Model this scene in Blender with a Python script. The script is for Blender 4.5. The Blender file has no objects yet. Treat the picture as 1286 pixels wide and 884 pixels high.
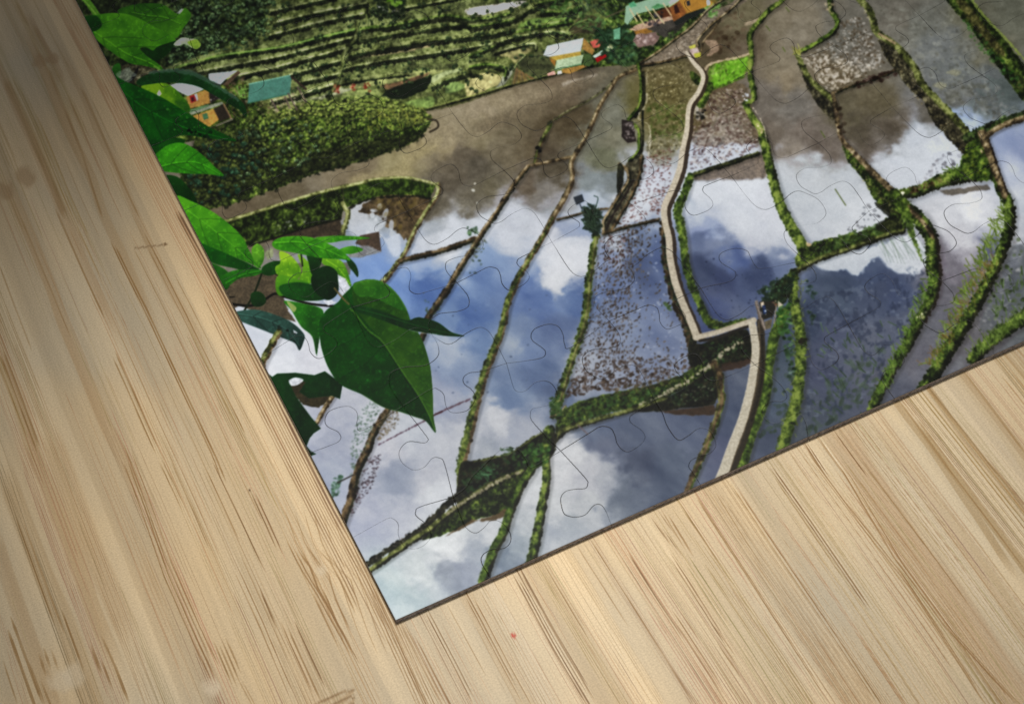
import bpy, math, random
import numpy as np
# ---------------------------------------------------------------------------
#  An assembled jigsaw puzzle lying on a light bamboo table top (close-up).
#  The printed picture and the wood grain are computed here and stored as
#  colour attributes on the real surfaces; materials are node based.
# ---------------------------------------------------------------------------
rng = np.random.default_rng(7)
F = 2200.0
CX, CY = 643.0, 442.0
# directions of the puzzle's two borders as seen by the camera (x right, y down, z ahead)
_V1 = np.array([-900 - CX, 1.935 * (-900 - 95) - CY])
_a = np.array([497 - CX, 778 - CY]); _d = np.array([789.0, -350.0])
_t = (-F * F - _V1 @ _a) / (_V1 @ _d)
_V2 = _a + _t * _d
D1 = np.array([_V1[0], _V1[1], F]); D1 /= np.linalg.norm(D1)
D2 = np.array([_V2[0], _V2[1], F]); D2 /= np.linalg.norm(D2)
NN = np.cross(D1, D2)
if NN[2] > 0: NN = -NN
ORG = np.array([(497 - CX) / F, (778 - CY) / F, 1.0]) * (F / 5.0)      # puzzle corner, mm
THICK = 1.75

def to_mm(x, y, z=0.0):
    """image pixel -> millimetres on the puzzle's top plane (z=0) or a plane z mm above it"""
    x = np.asarray(x, float); y = np.asarray(y, float)
    rx, ry = (x - CX) / F, (y - CY) / F
    o = ORG + NN * z
    s = (o @ NN) / (rx * NN[0] + ry * NN[1] + NN[2])
    px, py, pz = rx * s - ORG[0], ry * s - ORG[1], s - ORG[2]
    return px * D2[0] + py * D2[1] + pz * D2[2], px * D1[0] + py * D1[1] + pz * D1[2]

def to_pixel(u, v, z=0.0):
    """millimetres on the plane -> image pixel coordinates, which the artwork grid shares"""
    X = ORG[0] + u * D2[0] + v * D1[0] + z * NN[0]
    Y = ORG[1] + u * D2[1] + v * D1[1] + z * NN[1]
    Z = ORG[2] + u * D2[2] + v * D1[2] + z * NN[2]
    return CX + F * X / Z, CY + F * Y / Z

# ------------------------------------------------------------------ noise
def _tab(seed): return np.random.default_rng(seed).random((256, 256)).astype(np.float32)
_T = {}
def vn(x, y, seed):
    if seed not in _T: _T[seed] = _tab(seed)
    T = _T[seed]
    xi = np.floor(x); yi = np.floor(y)
    fx = (x - xi).astype(np.float32); fy = (y - yi).astype(np.float32)
    fx = fx * fx * (3 - 2 * fx); fy = fy * fy * (3 - 2 * fy)
    xi = xi.astype(np.int32) & 255; yi = yi.astype(np.int32) & 255
    x1 = (xi + 1) & 255; y1 = (yi + 1) & 255
    a = T[yi, xi]; b = T[yi, x1]; c = T[y1, xi]; d = T[y1, x1]
    return (a + (b - a) * fx) * (1 - fy) + (c + (d - c) * fx) * fy
def fbm(x, y, seed, o=3):
    s = 0; a = 1.0; t = 0
    for k in range(o):
        s = s + a * vn(x * 2 ** k + 17.3 * k, y * 2 ** k + 5.1 * k, seed + k); t += a; a *= .55
    return s / t
def ss(a, b, x):
    t = np.clip((x - a) / (b - a), 0, 1); return t * t * (3 - 2 * t)

# ------------------------------------------------------------------ the artwork grid, in image pixel coordinates
AX0, AY0, AX1, AY1, ST = 60.0, -110.0, 1420.0, 800.0, 0.8
W = int((AX1 - AX0) / ST); H = int((AY1 - AY0) / ST)
GX = (AX0 + (np.arange(W) + .5) * ST).astype(np.float32)[None, :].repeat(H, 0)
GY = (AY0 + (np.arange(H) + .5) * ST).astype(np.float32)[:, None].repeat(W, 1)
IMG = np.zeros((H, W, 3), np.float32)
RX = GX * .83 + GY * .56; RY = GY * .83 - GX * .56; QX = GX * .42 - GY * .91; QY = GY * .42 + GX * .91
N1 = vn(RX / 1.7, RY / 1.4, 1); N2 = vn(QX / 3.1, QY / 2.5, 2); N3 = fbm(GX / 7, GY / 7, 3, 2)
N4 = fbm(GX / 26, GY / 26, 6, 3); N5 = vn(GX / 1.9 + 40, GY / 1.9, 11)

def crom(pts, closed=False, n=6):
    P = np.array(pts, float); m = len(P)
    if m < 3: return P
    out = []
    rngi = range(m if closed else m - 1)
    for i in rngi:
        p1, p2 = P[i], P[(i + 1) % m]
        p0 = P[i - 1] if (closed or i > 0) else 2 * p1 - p2
        p3 = P[(i + 2) % m] if (closed or i + 2 < m) else 2 * p2 - p1
        for k in range(n):
            t = k / n
            out.append(.5 * ((2 * p1) + (-p0 + p2) * t + (2 * p0 - 5 * p1 + 4 * p2 - p3) * t * t + (-p0 + 3 * p1 - 3 * p2 + p3) * t ** 3))
    if not closed: out.append(P[-1])
    return np.array(out)

def box(x0, y0, x1, y1):
    a = max(0, int((x0 - AX0) / ST)); b = min(W, int((x1 - AX0) / ST) + 2)
    c = max(0, int((y0 - AY0) / ST)); d = min(H, int((y1 - AY0) / ST) + 2)
    return slice(c, max(c, d)), slice(a, max(a, b))

def seglines(P, w, pad):
    """distance field round a polyline; P (n,2), w half widths (n)"""
    m = w.max() + pad
    sl = box(P[:, 0].min() - m, P[:, 1].min() - m, P[:, 0].max() + m, P[:, 1].max() + m)
    x = GX[sl]; y = GY[sl]
    D = np.full(x.shape, 1e6, np.float32); HW = np.ones_like(D); DX = np.full_like(D, 1e3); DY = np.full_like(D, 1e3)
    T = np.zeros_like(D); L = 0.0
    for i in range(len(P) - 1):
        ax, ay = P[i]; bx, by = P[i + 1]; l2 = (bx - ax) ** 2 + (by - ay) ** 2
        if l2 < 1e-9: continue
        c = int((min(ax, bx) - m - x[0, 0]) / ST); d = int((max(ax, bx) + m - x[0, 0]) / ST) + 2
        e = int((min(ay, by) - m - y[0, 0]) / ST); f = int((max(ay, by) + m - y[0, 0]) / ST) + 2
        s2 = (slice(max(0, e), max(0, f)), slice(max(0, c), max(0, d)))
        xx = x[s2]; yy = y[s2]
        if xx.size == 0: L += l2 ** .5; continue
        t = np.clip(((xx - ax) * (bx - ax) + (yy - ay) * (by - ay)) / l2, 0, 1)
        dx = xx - ax - t * (bx - ax); dy = yy - ay - t * (by - ay); dd = np.sqrt(dx * dx + dy * dy)
        k = dd < D[s2]
        D[s2] = np.where(k, dd, D[s2]); DX[s2] = np.where(k, dx, DX[s2]); DY[s2] = np.where(k, dy, DY[s2])
        HW[s2] = np.where(k, w[i] + (w[i + 1] - w[i]) * t, HW[s2]); T[s2] = np.where(k, L + t * l2 ** .5, T[s2])
        L += l2 ** .5
    return sl, D, HW, DX, DY, T

def put(sl, col, al):
    I = IMG[sl]
    IMG[sl] = I + (np.asarray(col, np.float32) - I) * al[..., None]

def lerp3(a, b, t):
    a = np.asarray(a, np.float32); b = np.asarray(b, np.float32)
    return a + (b - a) * t[..., None]

def prep(pts, w):
    P = crom(pts); n = len(P)
    w = np.atleast_1d(np.array(w, float)) / 2
    return P, np.interp(np.linspace(0, 1, n), np.linspace(0, 1, len(w)), w)

# palettes: (dark, mid, light)
PAL = {
 'grass': ((18, 28, 6), (68, 88, 26), (142, 156, 82)),
 'moss': ((24, 40, 6), (74, 98, 26), (134, 154, 72)),
 'olive': ((30, 32, 14), (86, 92, 46), (148, 152, 100)),
 'pale': ((58, 60, 30), (134, 138, 88), (190, 192, 146)),
 'tan': ((46, 38, 24), (124, 110, 82), (186, 172, 144)),
 'brown': ((34, 26, 14), (84, 70, 46), (136, 118, 88)),
 'dark': ((10, 14, 4), (32, 44, 16), (82, 98, 52)),
 'rock': ((24, 22, 14), (72, 68, 48), (150, 146, 120)),
 'stone': ((70, 66, 52), (158, 152, 132), (220, 214, 200)),
 'black': ((6, 8, 4), (24, 26, 12), (60, 60, 36)),
}
def tex(sl, pal, bias=0.0, contrast=1.0):
    d, m, l = [np.array(c, np.float32) for c in PAL[pal]]
    v = np.clip(.5 + bias + contrast * ((N1[sl] - .5) * .36 + (N2[sl] - .5) * .5 + (N3[sl] - .5) * .95), 0, 1)[..., None]
    return np.where(v < .5, d + (m - d) * v * 2, m + (l - m) * (v * 2 - 1))

def dike(pts, w, pal='grass', side='dark', sh=.35, rag=.5, cut=.35, reflect=.45, alpha=1.0, smooth=True, lite=.0):
    reflect *= .5
    if len(pts) == 2: smooth = False
    P, ww = prep(pts, w) if smooth else (np.array(pts, float), np.full(len(pts), np.mean(w) / 2.0))
    sl, D, HW, DX, DY, T = seglines(P, ww, 6)
    dn = D / HW + rag * (N2[sl] - .5) * np.minimum(1.3, 3.6 / HW) + rag * .3 * (N1[sl] - .5) + .5 * (N3[sl] - .5) * np.minimum(1, 4 / HW)
    s = (DX * .82 + DY * .57) / HW
    if reflect > 0:   # darker water just below the bank
        sh_al = ss(1.7, 1.0, np.hypot(DX - 1.2, DY - .9) / (HW + .8)) * reflect * ss(-.1, .4, s)
        put(sl, (34, 30, 24), sh_al)
    a = np.clip((1 - dn) * HW / 1.5 + .5, 0, 1) * alpha
    k = ss(cut - .32, cut + .22, s + (N2[sl] - .5) * .6 + (N4[sl] - .5) * .8)
    top = tex(sl, pal, bias=.10 + lite - .12 * s - .26 * np.clip(D / HW, 0, 1.1) ** 2 + .35 * (N3[sl] - .5))
    sd = tex(sl, side)
    col = top + (sd - top) * k[..., None]
    put(sl, col, a)

def line(pts, w, col, al=1.0, fe=.9, rag=0.0, smooth=True, vary=0.0):
    if len(pts) == 2: smooth = False
    P, ww = prep(pts, w) if smooth else (np.array(pts, float), np.full(len(pts), np.mean(w) / 2.0))
    sl, D, HW, DX, DY, T = seglines(P, ww, 3)
    d = D + rag * (N2[sl] - .5) * 3
    a = np.clip((HW - d) / fe + .5, 0, 1) * al
    if vary: a = a * (1 - vary * ss(.3, .6, N3[sl]))
    c = np.array(col, np.float32) * (.9 + .2 * N1[sl])[..., None]
    put(sl, c, a)

def pmask(pts, fe=1.0, rag=0.0, smooth=True, nz=None):
    P = crom(pts, True) if smooth else np.array(pts, float)
    m = fe + 2 + abs(rag) * 4
    sl = box(P[:, 0].min() - m, P[:, 1].min() - m, P[:, 0].max() + m, P[:, 1].max() + m)
    x = GX[sl]; y = GY[sl]
    if x.size == 0: return sl, np.zeros_like(x)
    if rag:
        nz = N2 if nz is None else nz
        x = x + (nz[sl] - .5) * rag * 3; y = y + (N3[sl] - .5) * rag * 3
    ins = np.zeros(x.shape, bool); D = np.full(x.shape, 1e6, np.float32)
    n = len(P)
    for i in range(n):
        ax, ay = P[i]; bx, by = P[(i + 1) % n]; l2 = (bx - ax) ** 2 + (by - ay) ** 2
        if l2 < 1e-9: continue
        if ay != by:
            c = ((ay > y) != (by > y)) & (x < (bx - ax) * (y - ay) / (by - ay) + ax); ins ^= c
        t = np.clip(((x - ax) * (bx - ax) + (y - ay) * (by - ay)) / l2, 0, 1)
        D = np.minimum(D, np.hypot(x - ax - t * (bx - ax), y - ay - t * (by - ay)))
    sd = np.where(ins, D, -D)
    return sl, np.clip(sd / fe + .5, 0, 1)

def poly(pts, col, fe=1.0, rag=0.0, al=1.0, smooth=False, var=.12, nz=None):
    sl, a = pmask(pts, fe, rag, smooth, nz)
    if a.size == 0: return
    c = np.array(col, np.float32) * (1 + var * ((N1[sl] - .5) + (N3[sl] - .5)) * 2)[..., None]
    put(sl, c, a * al)
def tpoly(pts, pal, fe=1.2, rag=.8, al=1.0, smooth=True, bias=0.0, contrast=1.0):
    sl, a = pmask(pts, fe, rag, smooth)
    if a.size: put(sl, tex(sl, pal, bias, contrast), a * al)

def specks(pts, n, col, r=(.6, 1.4), seed=0, al=.9, var=30, stretch=1.6, ang=0.0, dens=None):
    """small dabs scattered inside a polygon"""
    R = np.random.default_rng(seed); P = np.array(pts, float)
    x0, y0 = P.min(0); x1, y1 = P.max(0); k = 0; tries = 0
    while k < n and tries < n * 30:
        tries += 1
        x = R.uniform(x0, x1); y = R.uniform(y0, y1)
        c = False
        for i in range(len(P)):
            ax, ay = P[i]; bx, by = P[(i + 1) % len(P)]
            if (ay > y) != (by > y) and x < (bx - ax) * (y - ay) / (by - ay) + ax: c = not c
        if not c: continue
        if dens is not None and R.random() > dens(x, y): continue
        k += 1
        rr = R.uniform(*r); an = ang + R.normal() * .6; st = R.uniform(1, stretch)
        sl = box(x - rr * st - 2, y - rr * st - 2, x + rr * st + 2, y + rr * st + 2)
        if GX[sl].size == 0: continue
        dx = GX[sl] - x; dy = GY[sl] - y
        u = (dx * math.cos(an) + dy * math.sin(an)) / st; v = -dx * math.sin(an) + dy * math.cos(an)
        a = np.clip((rr - np.hypot(u, v)) / .9 + .5, 0, 1) * al * R.uniform(.5, 1)
        put(sl, np.array(col, np.float32) + R.normal() * var, a)

def blades(pts_fn, n, ln, col, seed, w=1.0, ang=-1.2, spread=.5, al=.9):
    R = np.random.default_rng(seed)
    for _ in range(n):
        x, y = pts_fn(R); a = ang + R.normal() * spread; l = R.uniform(.5, 1) * ln
        c = np.array(col) + R.normal() * 18
        line([(x, y), (x + math.cos(a) * l, y + math.sin(a) * l)], w, np.clip(c, 0, 255), al, smooth=False)

def inpoly(P, x, y):
    c = False
    for i in range(len(P)):
        ax, ay = P[i]; bx, by = P[(i + 1) % len(P)]
        if (ay > y) != (by > y) and x < (bx - ax) * (y - ay) / (by - ay) + ax: c = not c
    return c
def dab(x, y, r, col, al, sq=1.0, an=0.0, rag=.9):
    sl = box(x - r * 1.5 - 2, y - r * 1.5 - 2, x + r * 1.5 + 2, y + r * 1.5 + 2)
    if not GX[sl].size: return
    dx = GX[sl] - x; dy = GY[sl] - y; u = dx * math.cos(an) + dy * math.sin(an); v = (-dx * math.sin(an) + dy * math.cos(an)) / sq
    put(sl, col, np.clip((r - np.hypot(u, v) - rag * r * ((N2[sl] - .5) * 1.3 + (N5[sl] - .5) * .9)) / 1.3 + .5, 0, 1) * al)
def bushes(P, n, r, light, seed, dark=(14, 22, 10), mid=(44, 62, 26), hi=(132, 150, 90), lum=lambda x, y: .5):
    """leafy clumps: dark underside, mid body, bright flecks on the side that faces up"""
    R = np.random.default_rng(seed); x0, y0 = np.min(P, 0); x1, y1 = np.max(P, 0); L = []
    while len(L) < n:
        x, y = R.uniform(x0, x1), R.uniform(y0, y1)
        if inpoly(P, x, y): L.append((y, x, R.uniform(*r)))
    for y, x, q in sorted(L):
        b = float(np.clip(lum(x, y) + R.normal() * .14, 0, 1)); m = np.array(mid) * (.55 + 1.2 * b)
        dab(x + .5, y + q * .55, q, dark, .6, .8); dab(x, y, q * .85, m, .8, .75)
        for _ in range(int(2 + q * 1.5 * (.3 + b))):
            a = R.uniform(0, 6.28); d = q * .8 * R.random() ** .5
            c = np.array(mid) * .8 + (np.array(hi) * 1.12 - np.array(mid) * .8) * np.clip(b * R.uniform(.4, 1.3), 0, 1)
            dab(x + math.cos(a) * d, y - q * .2 + math.sin(a) * d * .7, R.uniform(.5, 1.15), c, .8, R.uniform(.35, .9), R.uniform(0, 3), .4)
# ------------------------------------------------------------------ 1. water and reflected sky
SK = """340 250 112 103 84;300 270 108 98 80;450 220 128 118 98;520 180 142 132 108;500 205 150 142 112;600 140 152 142 122;560 180 150 140 115;640 150 116 108 88
660 120 128 118 98;700 110 118 106 88;740 92 100 92 78;640 130 140 130 108;600 165 130 122 100;720 100 108 96 80;580 200 108 100 86;600 215 98 92 80;560 230 102 95 82;620 235 112 106 88
540 260 112 106 92;590 258 108 102 88;640 190 118 110 92;660 190 106 96 76;700 150 92 82 62;720 150 90 80 60;680 190 88 78 62;700 215 92 84 68;660 235 104 94 80
600 285 204 209 224;575 278 190 194 208;650 265 186 190 210;690 300 206 208 224;640 250 160 158 160;560 308 205 210 226;530 300 182 188 204;545 292 170 174 184;700 255 160 160 165;680 245 130 126 120
520 330 160 176 212;480 345 140 164 214;500 360 134 158 208;540 370 108 133 184;600 350 128 148 190;620 320 150 168 204;590 400 98 122 172;560 400 122 142 182;580 330 170 184 212;640 300 200 204 222
700 335 218 220 234;730 325 208 210 228;665 330 160 174 206;665 350 118 138 184;700 352 214 216 228;680 375 112 132 178;720 375 108 128 172;700 420 118 132 168;660 440 132 147 182;610 430 116 136 176
560 440 168 178 202;580 465 150 162 190;560 500 166 171 194;640 500 132 147 178;650 530 168 172 190;630 525 204 205 217;610 560 162 166 180;680 470 124 138 170;700 490 118 130 160;640 440 158 168 190
350 450 210 212 226;330 420 198 203 220;400 450 204 204 220;430 510 178 180 197;480 560 188 188 203;420 560 160 163 182;500 600 150 155 174;540 600 180 181 196;460 640 170 172 190;520 540 192 196 210
550 560 186 188 203;550 620 197 200 212;420 600 166 170 188;500 640 176 178 194;580 520 160 164 184;590 545 190 192 206;480 520 196 198 212;400 530 176 178 198
500 740 172 184 190;530 720 188 194 199;570 690 206 208 214;560 722 142 146 160;585 712 146 150 166;600 690 168 172 184;630 695 122 131 148;615 670 196 198 206;520 750 168 178 184;545 735 176 182 190;560 668 208 212 216
668 610 204 206 214;660 660 184 188 196;650 680 160 166 176;700 640 196 198 206;690 670 170 174 186;720 570 214 214 222;740 600 188 188 200;760 600 170 172 184;720 530 128 136 156;700 600 208 208 216;740 640 186 188 196
760 560 120 125 147;800 580 98 104 126;850 580 104 112 134;800 540 114 121 143;860 540 114 121 144;890 500 104 110 134;915 510 98 106 130;910 570 106 110 136;760 530 116 124 148;780 620 120 126 142;840 600 100 108 130;720 660 172 176 186;925 470 110 116 136
780 400 138 148 178;800 340 104 114 146;760 320 150 160 192;830 460 146 154 182;730 470 178 182 198;800 300 116 128 160;820 400 132 142 174;780 460 160 166 188;820 330 98 112 152;740 430 156 162 184;770 360 128 140 176;765 300 190 195 210
800 250 204 210 226;820 220 202 206 226;790 270 206 210 226;810 200 184 188 202;830 180 130 126 104;810 130 108 104 66;830 100 112 104 74;820 150 112 106 70;840 120 110 102 66;850 150 116 110 72
760 200 116 117 98;740 170 118 118 106;770 140 122 122 110;760 110 110 106 92;740 230 136 141 146;740 258 184 194 214;730 285 166 176 204;715 300 176 184 208;765 235 128 132 136;760 170 126 124 108;735 262 170 180 205
900 250 207 212 227;880 190 196 202 222;920 188 186 188 198;930 270 202 206 222;960 260 202 203 218;900 285 168 177 206;880 300 112 122 154;910 305 132 140 168;960 298 188 191 210;985 325 126 136 166;950 345 92 102 134;900 360 94 102 134
880 340 86 95 126;950 380 108 118 150;1000 310 176 180 200;870 260 188 196 216;885 235 200 205 220;880 285 160 168 200;940 230 210 214 228;985 295 200 202 216;925 325 106 120 162;900 390 96 106 144;930 395 104 112 142
1000 190 136 128 118;970 170 116 108 98;1010 160 120 112 104;980 80 132 124 108;960 120 118 112 104;1000 40 136 129 115;940 60 108 98 82;930 20 116 110 88;900 62 92 82 62;990 20 130 122 106;1000 130 122 118 112;985 100 138 128 110
1000 240 184 189 200;1050 250 190 195 207;1020 215 186 190 200;1060 290 202 204 215;1100 262 206 209 221;980 210 188 190 200;1045 200 120 112 104;1060 220 180 184 194;1030 185 112 104 96;1000 280 190 194 206;1080 270 204 206 216
1080 60 112 107 97;1050 90 110 100 80;1060 50 112 110 102;1100 130 106 99 80;1080 170 94 87 74;1120 165 96 88 76;1090 190 100 92 82;1150 165 178 183 198;1130 200 190 195 210;1170 190 201 204 216;1160 220 196 199 212;1115 215 190 192 205;1120 180 110 104 96;1060 140 100 94 76;1160 150 104 100 92;1185 185 190 194 208
1150 30 124 124 116;1180 60 122 124 122;1200 95 114 117 115;1230 130 106 110 110;1250 60 126 123 106;1200 125 112 112 106;1205 146 150 166 204;1225 152 168 180 206;1270 20 122 122 108;1250 130 104 108 108;1220 20 122 120 104;1130 20 122 118 108;1260 120 92 98 98
1262 180 150 158 186;1275 215 168 174 196;1280 260 186 189 202;1278 300 178 178 188;1300 180 156 164 188;1300 250 180 184 196;1280 190 156 162 188
1190 270 196 196 207;1220 262 214 214 222;1205 300 192 190 200;1235 290 170 170 186;1240 312 104 106 130;1185 330 130 124 134;1205 340 124 118 128;1190 375 114 110 120;1150 440 114 111 122;1220 375 116 112 118;1170 410 114 112 122;1210 318 160 155 165;1235 275 206 206 216
1060 340 88 98 124;1090 335 92 102 130;1050 365 84 94 118;1100 370 94 101 125;1130 370 98 106 133;1050 420 94 99 124;1030 470 100 103 126;1060 470 97 101 122;1090 440 110 113 130;1080 480 104 106 124;1020 520 95 100 115;980 500 98 108 128;980 450 90 100 118;1120 420 104 108 128;1020 400 84 94 118;1010 540 92 98 110;965 560 98 104 124;1100 480 106 106 120
1250 395 104 105 112;1270 360 98 100 108;1230 420 112 110 114;1250 340 110 110 118;1290 320 104 106 112;1300 380 100 104 104;1400 100 118 120 116;1400 300 150 150 160;1400 0 118 118 104;1200 -60 118 114 100;1000 -80 128 120 106;1400 -80 118 114 100;900 -60 90 90 60;700 700 180 184 194;600 760 150 156 170"""
S_ = np.array([[float(v) for v in q.split()] for l in SK.split('\n') for q in l.split(';')], np.float32)
q = 5
gx = GX[::q, ::q]; gy = GY[::q, ::q]
num = np.zeros(gx.shape + (3,), np.float32); den = np.zeros(gx.shape, np.float32)
for x, y, r, g, b in S_:
    w = 1.0 / ((gx - x) ** 2 + (gy - y) ** 2 + 60) ** 2.1
    num += w[..., None] * np.array([r, g, b], np.float32); den += w
FLD = num / den[..., None]
def upsample(fld, wx, wy):
    fx = np.clip((GX + wx - gx[0, 0]) / (ST * q), 0, gx.shape[1] - 1.001); fy = np.clip((GY + wy - gy[0, 0]) / (ST * q), 0, gx.shape[0] - 1.001)
    xi = fx.astype(int); yi = fy.astype(int); fx = (fx - xi)[..., None]; fy = (fy - yi)[..., None]
    return (fld[yi, xi] * (1 - fx) + fld[yi, xi + 1] * fx) * (1 - fy) + (fld[yi + 1, xi] * (1 - fx) + fld[yi + 1, xi + 1] * fx) * fy
wx = (fbm(GX / 20, GY / 20, 21, 4) - .5) * 34; wy = (fbm(GX / 20, GY / 13, 31, 4) - .5) * 34
IMG[:] = upsample(FLD, wx, wy)
# cloud streaks and water texture
cl = fbm((GX * .8 + GY * .6) / 46, (GY * .8 - GX * .6) / 22, 41, 4) - .5
lum = IMG.mean(-1); blue = np.clip((IMG[..., 2] - IMG[..., 0]) / 30, 0, 1)
IMG += (cl * 44 * blue)[..., None] * np.array([1, .92, .7], np.float32)
mud = 1 - blue
IMG += ((fbm(GX / 9, GY / 6, 51, 4) - .5) * 34 * mud)[..., None] + ((N1 - .5) * 7 * mud)[..., None] * np.array([1, 1, .9], np.float32)
IMG += ((N1 - .5) * 3.5)[..., None]
# hard edged reflected clouds
def cloud(pts, col, rag=3.2, al=.9, fe=3.5):
    poly(pts, col, fe * 1.7, rag, al * .85, True, .03, N3)
cloud([(868,60+130),(900,178),(950,183),(946,196),(905,203),(868,218)], (196, 202, 222), 2)
cloud([(1022,331),(1050,320),(1090,310),(1130,298),(1152,298),(1164,322),(1158,340),(1135,345),(1115,336),(1100,322),(1075,345),(1060,338),(1040,340)], (212, 217, 228), 2.4, .95, 2)
for i in range(26):
    t = i / 25; x = 1100 + 50 * t
    line([(x + 5 * math.sin(i * 7.3), 302 - 6 * t), (x + 12 + 6 * t, 322 + (i * 7 % 13) - 6 * t)], 1.4, (112, 126, 104), .28, smooth=False)
cloud([(684,312),(715,300),(740,300),(744,330),(722,345),(700,358),(690,350),(676,330)], (220, 222, 234), 2.2, .75)
cloud([(596,276),(620,262),(650,255),(690,280),(690,300),(672,330),(655,322),(630,318),(606,300)], (204, 209, 226), 2.5, .6)
cloud([(526,300),(560,288),(566,272),(588,290),(596,296),(564,310),(516,324)], (206, 211, 228), 2, .75)
cloud([(503,318),(500,292),(484,300),(478,290),(484,304),(494,322)], (204, 212, 232), 1, .8, 2)
cloud([(1130,178),(1150,160),(1165,156),(1190,178),(1207,200),(1200,215),(1150,232),(1112,238),(1095,215),(1110,200)], (197, 202, 216), 2.4, .7)
cloud([(972,212),(1000,196),(1040,204),(1062,206),(1090,240),(1112,270),(1060,292),(1016,300),(996,268)], (193, 198, 210), 2.0, .55)
cloud([(868,235),(900,224),(960,222),(975,256),(1000,300),(1006,325),(985,312),(950,298),(925,296),(900,275),(880,268)], (208, 212, 227), 3.0, .65)
cloud([(882,262),(900,288),(906,302),(896,296),(880,280)], (170, 180, 208), 2, .5)
cloud([(440,262),(470,248),(480,252),(462,270),(474,286),(466,300),(440,292)], (196, 200, 214), 2, .9)
# mud reflection in the small left field
tpoly([(452,262),(478,246),(540,248),(536,264),(515,302),(500,292),(486,286),(478,272),(462,268)], 'brown', 1.5, 1.8, .95, True, -.02, .8)
specks([(462,262),(482,256),(505,300),(480,296),(458,300)], 26, (196,202,214), (1.5, 3.4), 5, .8, 8, 2.5, -.8)
specks([(470,250),(530,252),(505,290),(480,270)], 40, (118,104,58), (1, 3), 6, .45, 14, 2.5, -.9)
poly([(452,296),(476,291),(479,316),(462,312),(446,306)], (86, 72, 60)); poly([(440,312),(462,308),(479,317),(452,324),(436,324)], (134, 134, 138), 1.5, .6)
# light mud streaks in the upper left water
poly([(520,178),(556,172),(545,190),(520,206),(508,226),(450,232),(440,224),(490,212),(505,196)], (158,148,114), 7, 2, .55, True)
poly([(560,150),(640,118),(760,92),(740,104),(660,140),(600,176),(560,186),(530,176)], (150,140,120), 10, 2, .45, True)
poly([(612,150),(700,118),(760,96),(742,112),(690,142),(650,156),(600,168)], (110,100,82), 8, 2, .5, True)
poly([(708,108),(746,94),(744,97),(712,102)], (180,172,160), 3, 1, .7, True)
poly([(566,252),(590,250),(600,262),(580,270)], (150,148,140), 6, 1, .3, True)
specks([(560,230),(600,230),(600,262),(556,258)], 3, (190,190,182), (1, 2.2), 9)
# ------------------------------------------------------------------ 2. stubble and weeds in the fields
BR = (76, 62, 50)
F1 = [(756,296),(826,280),(836,305),(842,350),(872,418),(882,455),(850,472),(800,484),(712,494),(732,430),(742,370),(748,320)]
def d1(x, y):   # denser to the left and along the bottom
    c = 722 + (y - 500) * -.17
    return min(1, .10 + max(0, 1 - abs(x - (c + 28)) / 40) + max(0, (y - 448) / 40) * .9)
specks(F1, 1500, BR, (.4, 1.2), 12, .85, 22, 2.4, -1.1, d1)
specks([(700,480),(760,455),(880,440),(884,458),(800,486),(706,500)], 260, BR, (.8, 2.0), 13, .85, 24, 2.2)
specks(F1, 160, (176, 182, 204), (.8, 1.8), 14, .6, 10)
specks([(752,298),(790,292),(800,330),(760,345)], 60, (84,60,52), (.6, 1.5), 15, .8)
F2 = [(806,200),(846,180),(842,235),(828,270),(782,284),(772,278),(796,232)]
specks(F2, 420, (112, 84, 74), (.4, 1.1), 16, .75, 22, 2.6)
F2b = [(806,90),(864,78),(874,100),(862,140),(856,190),(812,200),(816,150)]
specks(F2b, 420, (84, 78, 46), (.7, 2), 17, .5, 20); specks(F2b, 260, (176,170,140), (.5, 1.3), 18, .55, 18)
specks([(812,130),(860,130),(858,176),(820,176)], 120, (76, 96, 36), (1, 2.6), 19, .4)
F3 = [(888,112),(932,112),(940,140),(952,176),(950,190),(868,214),(868,182),(874,140)]
tpoly([(890,112),(936,108),(946,150),(953,178),(920,180),(872,182),(874,140)], 'brown', 3, 1.2, .55, True, .15, .8)
specks(F3, 520, (86, 66, 58), (.6, 1.6), 20, .6, 20, 2.4); specks(F3, 420, (176,168,160), (.5, 1.4), 22, .6, 16, 2.4)
poly([(878,218),(955,193),(962,222),(905,226),(874,226)], (104,90,74), 4, 1.4, .75, True, .2)
F4 = [(1052,30),(1080,20),(1098,50),(1112,82),(1060,108),(1040,108),(1012,72),(1040,55)]
specks(F4, 330, (188,184,178), (.6, 1.7), 23, .55, 18, 2.0, .4); specks(F4, 260, (80,66,46), (.7, 1.8), 24, .5, 18)
specks([(1010,74),(1040,70),(1105,82),(1050,112),(1036,112)], 160, (206,198,186), (.9, 2.0), 25, .6, 14)
F5 = [(1100,10),(1190,10),(1286,150),(1230,150),(1170,110),(1120,50)]
specks(F5, 220, (150,150,140), (.8, 2.6), 26, .3, 14, 3, .6); specks(F5, 120, (84,82,70), (.8, 2), 27, .35, 12)
for p in ((1198,92), (1180,108)): poly([(p[0]-9,p[1]),(p[0],p[1]-4),(p[0]+9,p[1]-1),(p[0]+3,p[1]+4)], (146,144,122), 3, .8, .7, True)
specks([(1176,112),(1240,104),(1260,150),(1200,146)], 60, (88,88,78), (1, 3), 28, .35, 12, 3, .5)
F6 = [(1010,375),(1165,330),(1160,380),(1110,490),(1010,550)]
sl6, a6 = pmask(F6, 8, 0, False); put(sl6, (58, 66, 92), a6 * ss(.52, .72, fbm(GX[sl6] / 6, GY[sl6] / 8, 71, 3)) * .5); put(sl6, (136, 142, 158), a6 * ss(.60, .78, fbm(GX[sl6] / 8, GY[sl6] / 5, 76, 3)) * .4)
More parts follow.
